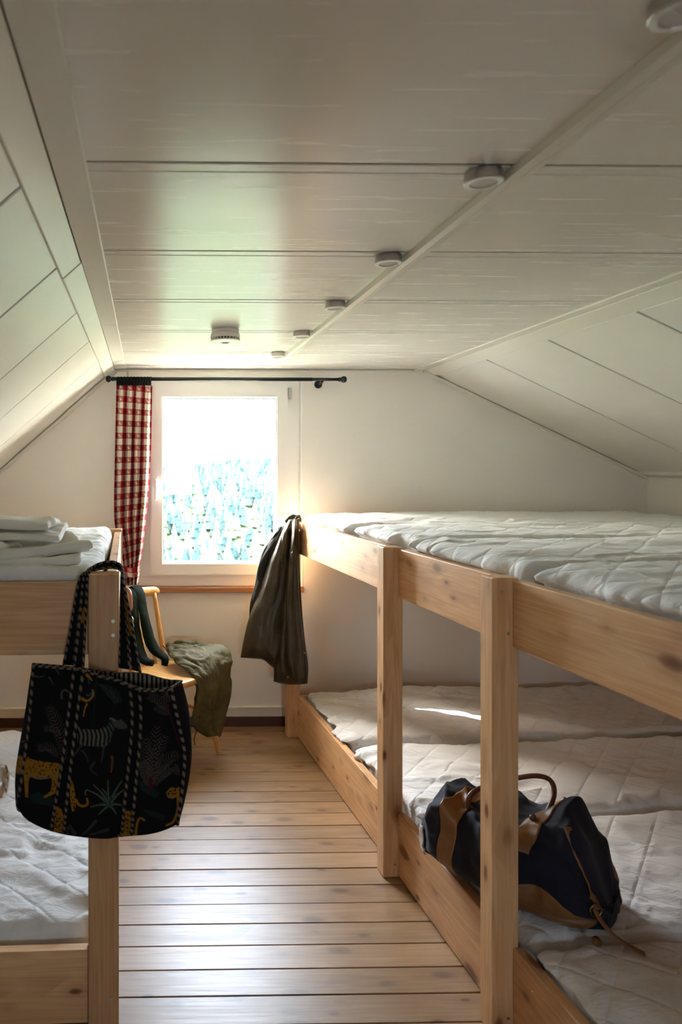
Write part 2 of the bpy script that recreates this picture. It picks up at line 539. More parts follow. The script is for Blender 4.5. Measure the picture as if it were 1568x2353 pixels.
def quilt():
    k = NT('white_quilted_cotton', 0.85, 0.25)
    v = k.coord()
    # stitched diagonal lattice
    a = k.mapping(v, (1, 1, 1), (0, 0, math.radians(45)))
    sp = k.n('SeparateXYZ'); k.l(a, sp.inputs[0])
    def lines(s):
        m = k.math('ABSOLUTE', k.math('SUBTRACT', k.math('FRACT', k.math('MULTIPLY', s, 8.2)), 0.5))
        return k.math('SMOOTH_MIN', k.math('MULTIPLY', m, 12.0), 1.0, 0.4)
    h = k.math('MINIMUM', lines(sp.outputs[0]), lines(sp.outputs[1]))
    k.bump(h, 0.75, 0.0035)
    n1 = k.noise(k.mapping(v, (0.55, 1.3, 1.0)), 24, 6, 0.64, 1.8); k.bump(n1, 0.55, 0.009)
    k.bump(k.noise(v, 380, 2), 0.12, 0.0006)
    f = k.noise(v, 1.2, 3)
    k.color(k.mix(f, (0.69, 0.69, 0.685, 1), (0.77, 0.77, 0.765, 1)))
    k.b.inputs['Sheen Weight'].default_value = 0.15
    return k.m
M['quilt'] = quilt()
def cloth(name, c1, c2, rough=0.8, sc=18, bump=(0.4, 0.004), weave=420, sheen=0.0, spec=0.3):
    k = NT(name, rough, spec); v = k.coord()
    f = k.noise(v, sc * .35, 5, 0.62)
    k.color(k.mix(k.ramp(f, [(0.32, (0, 0, 0)), (0.68, (1, 1, 1))]), (*c1, 1), (*c2, 1)))
    k.bump(k.noise(v, sc, 5, 0.6, 1.0), bump[0], bump[1])
    k.bump(k.noise(v, weave, 2), 0.12, 0.0006)
    if sheen: k.b.inputs['Sheen Weight'].default_value = sheen
    return k.m
M['sheet'] = cloth('ivory_bed_linen', (0.66, 0.64, 0.575), (0.74, 0.72, 0.66), 0.85, 14, (0.3, 0.004))
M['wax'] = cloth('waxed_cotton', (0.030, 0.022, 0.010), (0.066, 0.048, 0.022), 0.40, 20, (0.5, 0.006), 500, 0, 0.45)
M['wax_dark'] = cloth('dark_shaded_waxed_cotton', (0.010, 0.009, 0.006), (0.020, 0.017, 0.011), 0.6, 20, (0.4, 0.004), 500, 0, 0.3)  # darker wax copy: painted shade on the back panel, own tone on cords
M['olive'] = cloth('olive_cotton', (0.060, 0.046, 0.012), (0.110, 0.085, 0.026), 0.68, 24, (0.5, 0.005), 500, 0, 0.25)
M['navy'] = cloth('navy_canvas', (0.007, 0.007, 0.014), (0.014, 0.014, 0.028), 0.85, 16, (0.3, 0.005), 600, 0.08, 0.25)
M['leather'] = cloth('tan_leather', (0.17, 0.072, 0.020), (0.26, 0.115, 0.034), 0.48, 12, (0.15, 0.002), 260, 0, 0.5)
M['leather_dark'] = cloth('chestnut_leather', (0.085, 0.028, 0.016), (0.13, 0.045, 0.024), 0.38, 12, (0.12, 0.002), 260, 0, 0.5)
M['black_cloth'] = cloth('black_cloth', (0.010, 0.010, 0.011), (0.018, 0.018, 0.018), 0.9, 20, (0.3, 0.002))
def sockmat():
    k = NT('ribbed_green_wool', 0.95, 0.08); v = k.coord('UV')
    sp = k.n('SeparateXYZ'); k.l(v, sp.inputs[0])
    w = k.math('SINE', k.math('MULTIPLY', sp.outputs[0], 2 * math.pi * 26))
    k.color(k.mix(k.math('MULTIPLY_ADD', w, 0.5, 0.5), (0.003, 0.005, 0.003, 1), (0.016, 0.022, 0.013, 1)))
    k.bump(w, 0.5, 0.002); return k.m
M['sock'] = sockmat()
def attr_mat(name, rough=0.85, spec=0.2, bump=(300, 0.2, 0.001), sheen=0.0):
    k = NT(name, rough, spec); a = k.n('Attribute'); a.attribute_name = 'Col'
    k.color(a.outputs['Color']); k.bump(k.noise(k.coord(), bump[0], 3), bump[1], bump[2])
    if sheen: k.b.inputs['Sheen Weight'].default_value = sheen
    return k.m
M['print'] = attr_mat('printed_velvet', 0.9, 0.12, (240, 0.2, 0.001))
M['gingham'] = attr_mat('gingham_cotton', 0.85, 0.2, (500, 0.15, 0.0006))
def translucent_gingham():
    m = M['gingham']; t = m.node_tree; b = t.nodes['Principled BSDF']
    tr = t.nodes.new('ShaderNodeBsdfTranslucent'); mx = t.nodes.new('ShaderNodeMixShader'); mx.inputs[0].default_value = 0.25
    at = [n for n in t.nodes if n.bl_idname == 'ShaderNodeAttribute'][0]
    t.links.new(at.outputs['Color'], tr.inputs['Color'])
    out = [n for n in t.nodes if n.bl_idname == 'ShaderNodeOutputMaterial'][0]
    t.links.new(b.outputs[0], mx.inputs[1]); t.links.new(tr.outputs[0], mx.inputs[2]); t.links.new(mx.outputs[0], out.inputs[0])
translucent_gingham()
def glass():
    m = bpy.data.materials.new('window_glass'); m.use_nodes = True; t = m.node_tree; t.nodes.clear()
    o = t.nodes.new('ShaderNodeOutputMaterial'); mx = t.nodes.new('ShaderNodeMixShader')
    tr = t.nodes.new('ShaderNodeBsdfTransparent'); gl = t.nodes.new('ShaderNodeBsdfGlossy'); gl.inputs['Roughness'].default_value = 0.0
    tr.inputs['Color'].default_value = (0.97, 0.99, 0.98, 1)
    lw = t.nodes.new('ShaderNodeLayerWeight'); lw.inputs['Blend'].default_value = 0.5
    pw = t.nodes.new('ShaderNodeMath'); pw.operation = 'POWER'; pw.inputs[1].default_value = 5.0; t.links.new(lw.outputs['Facing'], pw.inputs[0])
    fr = t.nodes.new('ShaderNodeMath'); fr.operation = 'MULTIPLY_ADD'; fr.inputs[1].default_value = 0.6; fr.inputs[2].default_value = 0.03; t.links.new(pw.outputs[0], fr.inputs[0])
    t.links.new(fr.outputs[0], mx.inputs[0]); t.links.new(tr.outputs[0], mx.inputs[1]); t.links.new(gl.outputs[0], mx.inputs[2])
    t.links.new(mx.outputs[0], o.inputs[0]); return m
M['glass'] = glass()

# ================================================================== the room
YB, YF = 4.386, -2.60            # back wall (with the window), wall behind the camera
ZC = 2.22                        # ceiling face
RL, RR = -0.192, 1.744           # ridge lines where the slopes start
SL = (-0.750, -0.661)            # left slope direction (down)
SR = (0.9045, -0.4265)           # right slope direction (down)
JY = [YF, -2.03, -1.45, -0.875, -0.30, 0.275, 0.852, 1.429, 2.006, 2.583, 3.160, 3.737, YB]

# floor: planks along X
floor = box('floor', (-1.5, YF - 0.1, -0.06), (3.75, YB + 0.05, -0.021), M['gap'])
tag(floor, kind='structure')
PW = 0.1125
y = YB + 0.0
i = 0
while y > YF:
    y0 = max(y - PW, YF)
    cuts = [-1.42, 3.60]
    if i % 3 == 1: cuts = [-1.42, 1.9 + 0.5 * random.random(), 3.60]
    for a, b in zip(cuts[:-1], cuts[1:]):
        dz = random.uniform(-0.0012, 0.0006)
        box('floor_plank', (a + .001, y0 + .0014, -0.022 + dz), (b - .001, y - .0014, dz), M['floor'], floor, 0.0018)
    y = y0; i += 1

# ceiling backing shell (flat part and both slopes) and its panels
def off(p, d, n, s): return (p[0] + d[0] * n, p[1] + d[1] * n)
bm = bmesh.new()
bm_prism(bm, [(RL - .06, ZC + .02), (RR + .06, ZC + .02), (RR + .06, ZC + .12), (RL - .06, ZC + .12)], YF - .15, YB + .45)
def slope_poly(r, d, s0, s1, t0, t1):
    """polygon in XZ on a slope: s along the slope, t outwards (up)"""
    nx, nz = (-d[1], d[0]) if d[0] > 0 else (d[1], -d[0])
    P = lambda s, t: (r[0] + d[0] * s + nx * t, r[1] + d[1] * s + nz * t)
    return [P(s0, t0), P(s1, t0), P(s1, t1), P(s0, t1)]
LLEN, RLEN = 1.62, 2.02
bm_prism(bm, slope_poly((RL, ZC), SL, -.02, LLEN, .02, .12), YF - .15, YB + .45)
bm_prism(bm, slope_poly((RR, ZC), SR, -.02, RLEN, .02, .12), YF - .15, YB + .45)
ceiling = bm_obj('ceiling', bm, M['gap']); tag(ceiling, kind='structure')
BX0, BX1 = 0.752, 0.806          # long batten beside the spotlights
for a, b in zip(JY[:-1], JY[1:]):
    g = 0.0066
    for (x0, x1) in ((RL + .070, 0.779), (0.779, RR - .058)):
        box('ceiling_panel', (x0, a + g + .036, ZC), (x1, b - g, ZC + .02), M['ceil_x'], ceiling, 0.002)
        # narrow tongue strip at the near edge of every panel
        st = box('panel_strip', (x0, a + g, ZC + .0012), (x1, a + g + .0352, ZC + .02), M['ceil_x'], ceiling, 0.0012)
    prism('slope_panel', slope_poly((RL, ZC), SL, .074, LLEN - .02, .001, .02), a + g, b - g, M['slope'], ceiling, 0.002)
    prism('slope_panel', slope_poly((RR, ZC), SR, .090, RLEN - .02, .001, .02), a + g, b - g, M['slope'], ceiling, 0.002)

# trims along the ridges, the batten, and along the back wall
def trim(name, o): return tag(o, kind='structure')
tn = [0]
def newtrim(poly, y0, y1, mat=None, bev=.003):
    tn[0] += 1
    return tag(prism('trim_%d' % tn[0], poly, y0, y1, mat or M['trim_paint'], None, bev), kind='structure')
newtrim([(RL + .001, ZC - .006), (RL + .073, ZC - .006), (RL + .073, ZC + .02), (RL + .001, ZC + .02)], YF, 3.02)
newtrim([(RL + .002, ZC - .005), (RL + .073, ZC - .005), (RL + .073, ZC + .02), (RL + .002, ZC + .02)], 3.023, YB)
newtrim(slope_poly((RL, ZC), SL, .0035, .078, -.007, .02), YF, 2.095)
newtrim(slope_poly((RL, ZC), SL, .002, .078, -.009, .02), 2.098, YB)
newtrim([(RR - .062, ZC - .006), (RR, ZC - .006), (RR, ZC + .02), (RR - .062, ZC + .02)], YF, 2.35)
newtrim([(RR - .062, ZC - .005), (RR, ZC - .005), (RR, ZC + .02), (RR - .062, ZC + .02)], 2.353, YB)
newtrim(slope_poly((RR, ZC), SR, .002, .088, -.003, .02), YF, YB)
newtrim([(BX0, ZC - .004), (BX0 + .004, ZC - .016), (BX0 + .020, ZC - .020), (BX0 + .036, ZC - .010), (BX1, ZC - .008), (BX1, ZC + .001), (BX0, ZC + .001)], YF, 3.93, None, 0)

# back wall with the window opening, knee walls, wall behind the camera with a second window
WX0, WX1, WZ0, WZ1 = -0.045, 0.972, 0.862, 2.160
def gable(name, y0, y1, wx0, wx1, wz0, wz1):
    bm = bmesh.new()
    L = [(-1.45, -.02), (wx0, -.02), (wx0, ZC + .03), (RL, ZC + .03), (-1.45, ZC + .03 - (RL + 1.45) * .881)]
    R = [(wx1, -.02), (3.62, -.02), (3.62, ZC + .03 - (3.62 - RR) * .4715), (RR, ZC + .03), (wx1, ZC + .03)]
    bm_prism(bm, L, y0, y1); bm_prism(bm, R, y0, y1)
    bm_prism(bm, [(wx0, -.02), (wx1, -.02), (wx1, wz0), (wx0, wz0)], y0, y1)
    bm_prism(bm, [(wx0, wz1), (wx1, wz1), (wx1, ZC + .03), (wx0, ZC + .03)], y0, y1)
    bmesh.ops.remove_doubles(bm, verts=bm.verts, dist=1e-5)
    return tag(bm_obj(name, bm, M['wall']), kind='structure')
gable('wall_back', YB, YB + .42, WX0, WX1, WZ0, WZ1)  # outer depth is unseen, sized to narrow the sun coming in
gable('wall_front', YF - .2, YF, 0.30, 0.80, 1.14, 1.70)
o = box('wall_left', (-1.50, YF - .1, -.02), (-1.38, YB + .1, 1.30), M['wall']); tag(o, kind='structure')
th = math.atan(0.0585)
bm = bmesh.new()
vs = []
for (xx, yy) in ((3.165, YB + .02), (3.165 + .0585 * (YB - YF + .1), YF - .08)):
    for (dx) in (0, .12):
        for zz in (-.02, 1.62):
            vs.append(bm.verts.new((xx + dx, yy, zz)))
for f in [(0, 1, 3, 2), (4, 6, 7, 5), (0, 4, 5, 1), (2, 3, 7, 6), (0, 2, 6, 4), (1, 5, 7, 3)]: bm.faces.new([vs[k] for k in f])
tag(bm_obj('wall_right', bm, M['wall']), kind='structure')

# mouldings where the back wall meets ceiling and slopes
def bar_on_wall(p, q, w, d, name=None, mat=None):
    tn[0] += 1
    a = Vector((p[0], 0, p[1])); b = Vector((q[0], 0, q[1])); t = (b - a).normalized(); n = Vector((t.z, 0, -t.x))
    if n.z > 0: n = -n
    poly = [(a.x, a.z), (b.x, b.z), (b.x + n.x * w, b.z + n.z * w), (a.x + n.x * w, a.z + n.z * w)]
    return tag(prism('trim_%d' % tn[0], poly, YB - d, YB, mat or M['trim_paint'], None, .002), kind='structure')
bar_on_wall((RL, ZC - .007), (RL + SL[0] * 1.5, ZC - .007 + SL[1] * 1.5), .020, .022)
bar_on_wall((RR, ZC - .004), (RR + SR[0] * 1.56, ZC - .004 + SR[1] * 1.56), .018, .020)
bar_on_wall((RL + .012, ZC - .006), (RR - .006, ZC - .006), .010, .016)
# boxed lintel strip above the window
o = box('trim_%d' % (tn[0] + 1), (-0.105, YB - .018, 2.166), (1.03, YB, 2.205), M['trim_paint'], None, .002); tag(o, kind='structure'); tn[0] += 1
o = box('trim_%d' % (tn[0] + 1), (RL + .015, YB - .030, 2.150), (-0.112, YB, 2.202), M['trim_paint'], None, .003); tag(o, kind='structure'); tn[0] += 1
# right knee wall top board
o = box('trim_%d' % (tn[0] + 1), (3.10, 1.0, 1.560), (3.19, YB - .002, 1.590), M['trim_paint'], None, .003); tag(o, kind='structure'); tn[0] += 1
# painted ledge and brown baseboard along the back wall
bm = bmesh.new(); bm_box(bm, (-1.37, YB - .016, .058), (3.10, YB, .120), .003); bm_box(bm, (-1.37, YB - .022, .110), (3.10, YB, .122), .003)
tn[0] += 1; tag(bm_obj('trim_%d' % tn[0], bm, M['trim_paint']), kind='structure')
o = box('baseboard_back', (-1.37, YB - .020, 0), (3.10, YB - .001, .060), M['base_brown'], None, .003); tag(o, kind='structure')

# ------------------------------------------------------------------ window
win = empty('window_1', (0.46, YB, WZ0)); tag(win, kind='structure')
def frame_ring(name, x0, x1, z0, z1, w, y0, y1, mat, parent, bev=.004):
    """mitred rectangular frame in world coordinates"""
    bm = bmesh.new()
    o_ = [(x0, z0), (x1, z0), (x1, z1), (x0, z1)]; i_ = [(x0 + w, z0 + w), (x1 - w, z0 + w), (x1 - w, z1 - w), (x0 + w, z1 - w)]
    px, py, pz = parent.location
    mk = lambda p, y: bm.verts.new((p[0] - px, y - py, p[1] - pz))
    of = [mk(p, y0) for p in o_]; ob = [mk(p, y1) for p in o_]
    jf = [mk(p, y0) for p in i_]; jb = [mk(p, y1) for p in i_]
    es = []
    for k in range(4):
        k2 = (k + 1) % 4
        bm.faces.new([of[k], of[k2], jf[k2], jf[k]]); bm.faces.new([ob[k2], ob[k], jb[k], jb[k2]])
        bm.faces.new([of[k2], of[k], ob[k], ob[k2]]); bm.faces.new([jf[k], jf[k2], jb[k2], jb[k]])
    if bev:
        es = [e for e in bm.edges if (e.verts[0] in of and e.verts[1] in of) or (e.verts[0] in jf and e.verts[1] in jf)]
        bmesh.ops.bevel(bm, geom=es, offset=bev, segments=2, affect='EDGES')
    return bm_obj(name, bm, mat, parent)
frame_ring('window_frame', -0.043, 0.970, 0.864, 2.158, 0.078, YB + .030, YB + .110, M['pvc'], win)
sash = frame_ring('sash', 0.030, 0.897, 0.934, 2.122, 0.083, YB - .012, YB + .080, M['pvc'], win, .009)
def wbox(name, lo, hi, mat, parent, bev=0.0, base=None):
    b = base or parent
    L = b.matrix_basis.translation if base is None else base.location
    return box(name, tuple(lo[k] - L[k] for k in range(3)), tuple(hi[k] - L[k] for k in range(3)), mat, parent, bev)
g_ = frame_ring('gasket', 0.1105, 0.8165, 1.0145, 2.0415, 0.005, YB + .018, YB + .040, M['gasket'], win, 0)
wbox('pane', (0.112, YB + .030, 1.016), (0.815, YB + .036, 2.040), M['glass'], win)
wbox('hinge', (0.893, YB - .018, 2.035), (0.912, YB + .030, 2.105), M['alu'], win, .002)
wbox('hinge', (0.893, YB - .010, 0.955), (0.910, YB + .030, 1.005), M['alu'], win, .002)
h_ = wbox('handle_plate', (0.054, YB - .020, 1.475), (0.078, YB - .012, 1.545), M['pvc'], win, .004)
wbox('handle', (0.056, YB - .062, 1.405), (0.076, YB - .042, 1.535), M['pvc'], win, .007)
wbox('handle_stem', (0.058, YB - .046, 1.505), (0.074, YB - .018, 1.523), M['pvc'], win, .003)
wbox('sill', (-0.055, YB - .035, 0.832), (0.985, YB + .035, 0.864), M['sill'], win, .003)
for k in range(2):
    wbox('jamb_lining', ((-0.045, 0.970)[k], YB - .006, 0.864), ((-0.043, 0.985)[k] , YB + .03, 2.160), M['pvc'], win, .001)
# second, small window in the wall behind the camera
w2 = empty('window_2', (0.55, YF, 1.14)); tag(w2, kind='structure')
frame_ring('window_frame', 0.301, 0.799, 1.141, 1.699, 0.035, YF - .10, YF - .02, M['pvc'], w2)
wbox('pane', (0.332, YF - .065, 1.172), (0.768, YF - .059, 1.668), M['glass'], w2)

# open door leaf just left of the camera, only its handle reaches into the picture
d1 = empty('door_1', (-0.305, 0.42, 0)); tag(d1, kind='structure')
box('door_leaf', (-.040, 0, .008), (0, .90, 1.72), M['door'], d1, .003)
hx, hy, hz = 0.0, .835, 1.046
lathe('handle_rosette', [(.026, 0), (.026, .006), (.022, .010), (.012, .010)], M['chrome'], d1, 28, (hx, hy, hz), 'X')
lathe('handle_neck', [(.010, .008), (.009, .034), (.010, .040)], M['chrome'], d1, 20, (hx, hy, hz), 'X')
lathe('handle_knob', [(.011, .036), (.024, .040), (.028, .048), (.027, .056), (.018, .060), (.012, .058), (.010, .052)], M['chrome'], d1, 32, (hx, hy, hz), 'X')
lathe('keyhole_rosette', [(.024, 0), (.024, .006), (.020, .009), (.006, .009), (.006, .004)], M['chrome'], d1, 28, (hx, hy, hz - .062), 'X')

# ------------------------------------------------------------------ outside: wooded slope across the valley
def terrain(x, y):
    return -14 - 40 * np.exp(-((y - 210) / 130.0) ** 2) + np.clip(y - 300, 0, None) * 0.020 + 7 * fbm(x / 130.0, y / 130.0, 0, 40, 3)
gx = np.linspace(-700, 900, 120); gy = np.linspace(14, 1000, 110)
GX, GY = np.meshgrid(gx, gy)
hill_m = cloth('meadow_ground', (0.060, 0.080, 0.030), (0.090, 0.11, 0.042), 0.95, 0.06, (0.0, 0.1), 1.0)
hill = grid_obj('hillside', np.stack([GX, GY, terrain(GX, GY)], -1), hill_m); tag(hill, kind='structure')
def conifer(x, y, z, h, r, seed):
    n = 7; V = []; Fc = []
    for t, (zb, zt, rr) in enumerate(((.08, .62, 1.0), (.36, .84, .72), (.62, 1.0, .46))):
        b0 = len(V)
        for k in range(n):
            an = 2 * math.pi * (k + seed) / n + t
            q = rr * r * (1 + .25 * math.sin(k * 2.3 + seed * 5))
            V.append((x + q * math.cos(an), y + q * math.sin(an), z + zb * h))
        V.append((x, y, z + zt * h))
        for k in range(n): Fc.append((b0 + k, b0 + (k + 1) % n, b0 + n))
    return V, Fc
VV, FF, CC = [], [], []
fr = random.Random(3)
cnt = 0
while cnt < 11000:
    yy = 150 + 820 * fr.random() ** 0.7
    xx = (fr.random() - 0.5) * 1.15 * yy + 0.16 * yy
    dens = float(fbm(np.array(xx / 60.0), np.array(yy / 60.0), 0, 77, 2))
    if dens < -0.75 and fr.random() < .8: continue
    zz = float(terrain(np.array(xx), np.array(yy)))
    h = fr.uniform(7, 15); v, f = conifer(xx, yy, zz, h, h * fr.uniform(.18, .28), fr.random())
    b0 = len(VV); VV += v; FF += [tuple(q + b0 for q in g) for g in f]
    k = fr.random(); lt = fr.random() < .3
    c = (0.072 + .03 * k, 0.100 + .03 * k, 0.045 + .02 * k) if lt else (0.026 + .018 * k, 0.044 + .020 * k, 0.038 + .018 * k)
    CC += [c] * len(v); cnt += 1
fo = mesh_obj('conifer_forest', VV, FF, attr_mat('conifer_needles', 0.9, 0.1, (0.8, 0.6, 0.4)))
add_color(fo.data, np.array(CC))
tag(fo, 'pale hazy conifer forest on the slope beyond the window', 'forest', kind='stuff')

# ================================================================== bunk beds
def screw(parent, loc, axis='Y'):
    return lathe('screw', [(.0052, .0), (.0052, .0012), (.0020, .0016), (.0018, .0006)], M['screw'], parent, 12, loc, axis)

# ---- right bunk platform: local x' across, y' along, origin on the aisle face of the rails
TR = math.atan(0.0585)
rb = empty('bunk_bed', (0.992, 2.743, 0), TR)
tag(rb, 'long two-level pine bunk platform along the right wall', 'bunk bed')
BW = 2.16
PTOP = 1.292
posts_y = [1.440, 0.0, -0.775, -2.28]
for k, py_ in enumerate(posts_y):
    box('post', (-.060, py_, 0), (.018, py_ + .066, PTOP - (.0 if k else .01)), M['pine_z'], rb, .003)
def rail_piece(name, y0, y1, z0, z1, t=.034):
    return box(name, (.0, y0, z0), (t, y1, z1), M['pine_y'], rb, .003)
# rails sit in notches of the posts
segs = [(0.066, 1.440), (-0.709, 0.0), (-2.214, -0.775)]
for y0, y1 in segs:
    rail_piece('upper_rail', y0 - .0, y1 + .0, 1.096, 1.285)
    rail_piece('lower_rail', y0, y1, .004, .250)
for y0, y1 in segs:
    box('slat_deck', (.036, y0 - .03, 1.160), (BW, y1 + .03, 1.178), M['pine_x'], rb)
    box('slat_deck', (.036, y0 - .03, .105), (BW, y1 + .03, .123), M['pine_x'], rb)
for (yy) in (1.456, -2.275):
    box('end_board', (.02, yy, 1.10), (BW + .02, yy + .03, 1.275), M['pine_x'], rb, .003)
    box('end_board', (.02, yy, .004), (BW + .02, yy + .03, .240), M['pine_x'], rb, .003)
for yy in posts_y[:4]:
    box('wall_post', (BW + .02, yy, 0), (BW + .07, yy + .066, 1.285), M['pine_z'], rb, .003)
    box('cross_beam', (.036, yy + .01, 1.085), (BW + .02, yy + .05, 1.160), M['pine_x'], rb)
    box('cross_beam', (.036, yy + .01, .004), (BW + .02, yy + .05, .105), M['pine_x'], rb)
for py_, zz in ((-0.775, 1.255), (-0.775, 1.135), (0.0, 1.255), (0.0, 1.14), (-0.775, .05), (0.0, .05)):
    screw(rb, (-.060 + .020 * (zz < 1.2) + .002, py_ - .0002, zz)).location = (0.025, 0, 0)

# ---- left bunk: origin at the near aisle corner of the near post
TLB = math.atan(0.027)
lb = empty('bunk_bed', (-0.075, 2.0, 0), TLB)
tag(lb, 'narrow pine bunk bed on the left with the tote bag on its post', 'bunk bed')
LBW, LBL = 1.02, 1.74
for (px_, py_) in ((-.086, 0), (-.086, LBL - .07), (-LBW, 0), (-LBW, LBL - .07)):
    box('post', (px_, py_, 0), (px_ + .086, py_ + .070, 1.300 if py_ == 0 else 1.285), M['pine_z'], lb, .003)
for z0, z1 in ((1.066, 1.272), (.006, .216)):
    box('end_board', (-LBW + .07, .032, z0), (-.087, .066, z1), M['pine_x'], lb, .003)
    box('end_board', (-LBW + .07, LBL - .06, z0), (-.087, LBL - .03, z1), M['pine_x'], lb, .003)
    box('side_rail', (-.040, .071, z0 + .004), (-.006, LBL - .071, z1), M['pine_y'], lb, .003)
    box('side_rail', (-LBW + .004, .071, z0 + .004), (-LBW + .038, LBL - .071, z1), M['pine_y'], lb, .003)
    box('slat_deck', (-LBW + .05, .07, z0 + .06), (-.042, LBL - .07, z0 + .078), M['pine_x'], lb)
for xx, zz in ((-.016, 1.168), (-.016, 1.128), (-.022, .098)):
    screw(lb, (0, 0, 0)).location = (xx, -.0016, zz)

# ---- mattresses: grey core and a white quilted cover
def mattress(label, parent_frame, x0, x1, y0, y1, z0, h, seed, group, amp=.008, rot=0.0, core_grow=.0, cat='mattress', tilt=0.0, r=.036, lip=0.0, lipz=.11, lipside=-1, avoid=()):
    M4 = parent_frame.matrix_basis
    c = M4 @ Vector(((x0 + x1) / 2, (y0 + y1) / 2, z0))
    root = empty('mattress', c, parent_frame.rotation_euler.z + rot)
    tag(root, label, cat, group)
    lx, ly = x1 - x0, y1 - y0
    V, Fc, N = rounded_slab_geo(lx - .012 + core_grow, ly - .012 + core_grow, h * .55, .02, 24, 12, 4)
    V -= np.array([(lx - .012 + core_grow) / 2, (ly - .012 + core_grow) / 2, 0])
    mesh_obj('core', V, Fc, M['core'], root, True)
    nx = int(max(40, lx * 95)); ny = int(max(30, ly * 110))
    V, Fc, N = rounded_slab_geo(lx, ly, h * .70, min(r, h * .33), nx, ny, 9)
    xs, ys = V[:, 0] + seed * 3.1, V[:, 1] + seed * 1.7
    w = wrinkles(xs, ys, seed) * amp
    puff = fbm(xs * 2.4, ys * 2.4, 0, seed + 50, 3) * amp * 1.0 + .35 * amp * wrinkles(xs * 2.6, ys * 2.6, seed + 90)
    # edge gathers
    ex = np.minimum(V[:, 0], lx - V[:, 0]); ey = np.minimum(V[:, 1], ly - V[:, 1])
    gat = np.exp(-ex / .07) * np.sin(ys * 60 + 6 * vnoise(ys * 5, xs, 0, seed)) * amp * .30 + np.exp(-ey / .06) * np.sin(xs * 55 + 6 * vnoise(xs * 5, ys, 0, seed)) * amp * .22
    crown = np.clip(ex / .2, 0, 1) * np.clip(ey / .12, 0, 1) * .005
    top = np.clip(V[:, 2] / (h * .7), 0, 1)
    side = np.where(np.abs(N[:, 2]) < .5, 1.0, 0.0)
    disp = (w + puff + gat + crown) * np.where(N[:, 2] > .35, 1, np.where(N[:, 2] > -.3, .4, .15))
    V = V + N * disp[:, None]
    V[:, 0] += .010 * vnoise(ys * 3, top * 2, 3, seed + 9) * (ex < .12)
    V[:, 1] += .008 * vnoise(xs * 3, top * 2, 5, seed + 11) * (ey < .12)
    V -= np.array([lx / 2, ly / 2, -h * .33])
    if lip:                                  # the cover rolls a little over the top of the rail
        near = np.exp(-((V[:, 0] + lx / 2) if lipside < 0 else (lx / 2 - V[:, 0])) / .05)
        over = np.clip((V[:, 2] - lipz) / .018, 0, 1)
        for ya in avoid:                     # ... but not where a post stands
            near = near * np.clip((np.abs(V[:, 1] + (y0 + y1) / 2 - ya - .033) - .060) / .03, 0, 1)
        V[:, 0] += lipside * lip * near * over * (1 + .6 * vnoise(ys * 6, 0 * ys, 0, seed + 60))
        V[:, 2] -= .010 * near * over
        V[:, 2] = np.where((near > .6) & (over > 0), np.maximum(V[:, 2], lipz + .004), V[:, 2])
    V[:, 2] += tilt * V[:, 0]
    mesh_obj('cover', V, Fc, M['quilt'], root, True)
    return root
up = [(0.625, 1.452, 'farthest white quilted mattress on the upper right deck, against the window wall'),
      (-0.085, 0.612, 'second white quilted mattress from the window wall on the upper right deck'),
      (-0.795, -0.098, 'third white quilted mattress from the window wall on the upper right deck'),
      (-1.505, -0.808, 'nearest upper right white mattress, cut off by the right picture edge'),
      (-2.230, -1.520, 'upper right white mattress beside the camera')]
for k, (a, b, lab) in enumerate(up[:4]):
    mattress(lab, rb, .047, 2.13, a + .010, b - .010, 1.181, .152, 11 + k, 'mattresses on the right bunk platform', .0068, rot=(0, .001, -.001, .001)[k], lip=.034, lipz=.108, avoid=posts_y)
lo = [(0.668, 1.452, 'farthest lower right white mattress, with a sun streak and a slipped cover'),
      (-0.085, 0.618, 'second lower right white quilted mattress from the window wall'),
      (-0.795, -0.098, 'lower right white mattress carrying the navy duffel bag'),
      (-1.505, -0.808, 'nearest lower right white mattress in the bottom corner of the picture')]
for k, (a, b, lab) in enumerate(lo):
    mattress(lab, rb, (.050, .064, .052, .050)[k], 2.13, a + .011, b - .011, .126, .152, 31 + k, 'mattresses on the right bunk platform', .009, rot=(.0, .002, .001, -.001)[k], lip=.036, lipz=.128, avoid=posts_y, core_grow=(.012, .012, 0, 0)[k])
mattress('upper left white mattress with folded sheets on it', lb, -LBW + .055, -.058, .092, LBL - .092, 1.147, .150, 51, 'mattresses on the left bunk', .006)
mattress('lower left white mattress behind the hanging tote bag', lb, -LBW + .060, -.070, .105, LBL - .105, .087, .160, 57, 'mattresses on the left bunk', .011)

# ---- care label at the edge of the far lower mattress
P = np.array([W(1490, 1668, 3.42), W(1532, 1668, 3.42), W(1534, 1680, 3.39), W(1493, 1680, 3.39)])
me = mesh_obj('care_label', [tuple(p) for p in P] + [(p[0], p[1], p[2] - .0015) for p in P], [(3, 2, 1, 0), (4, 5, 6, 7), (0, 1, 5, 4), (1, 2, 6, 5), (2, 3, 7, 6), (3, 0, 4, 7)], M['sheet'])
tag(me, 'small white fabric care label at the gap between the far lower mattresses', 'label')

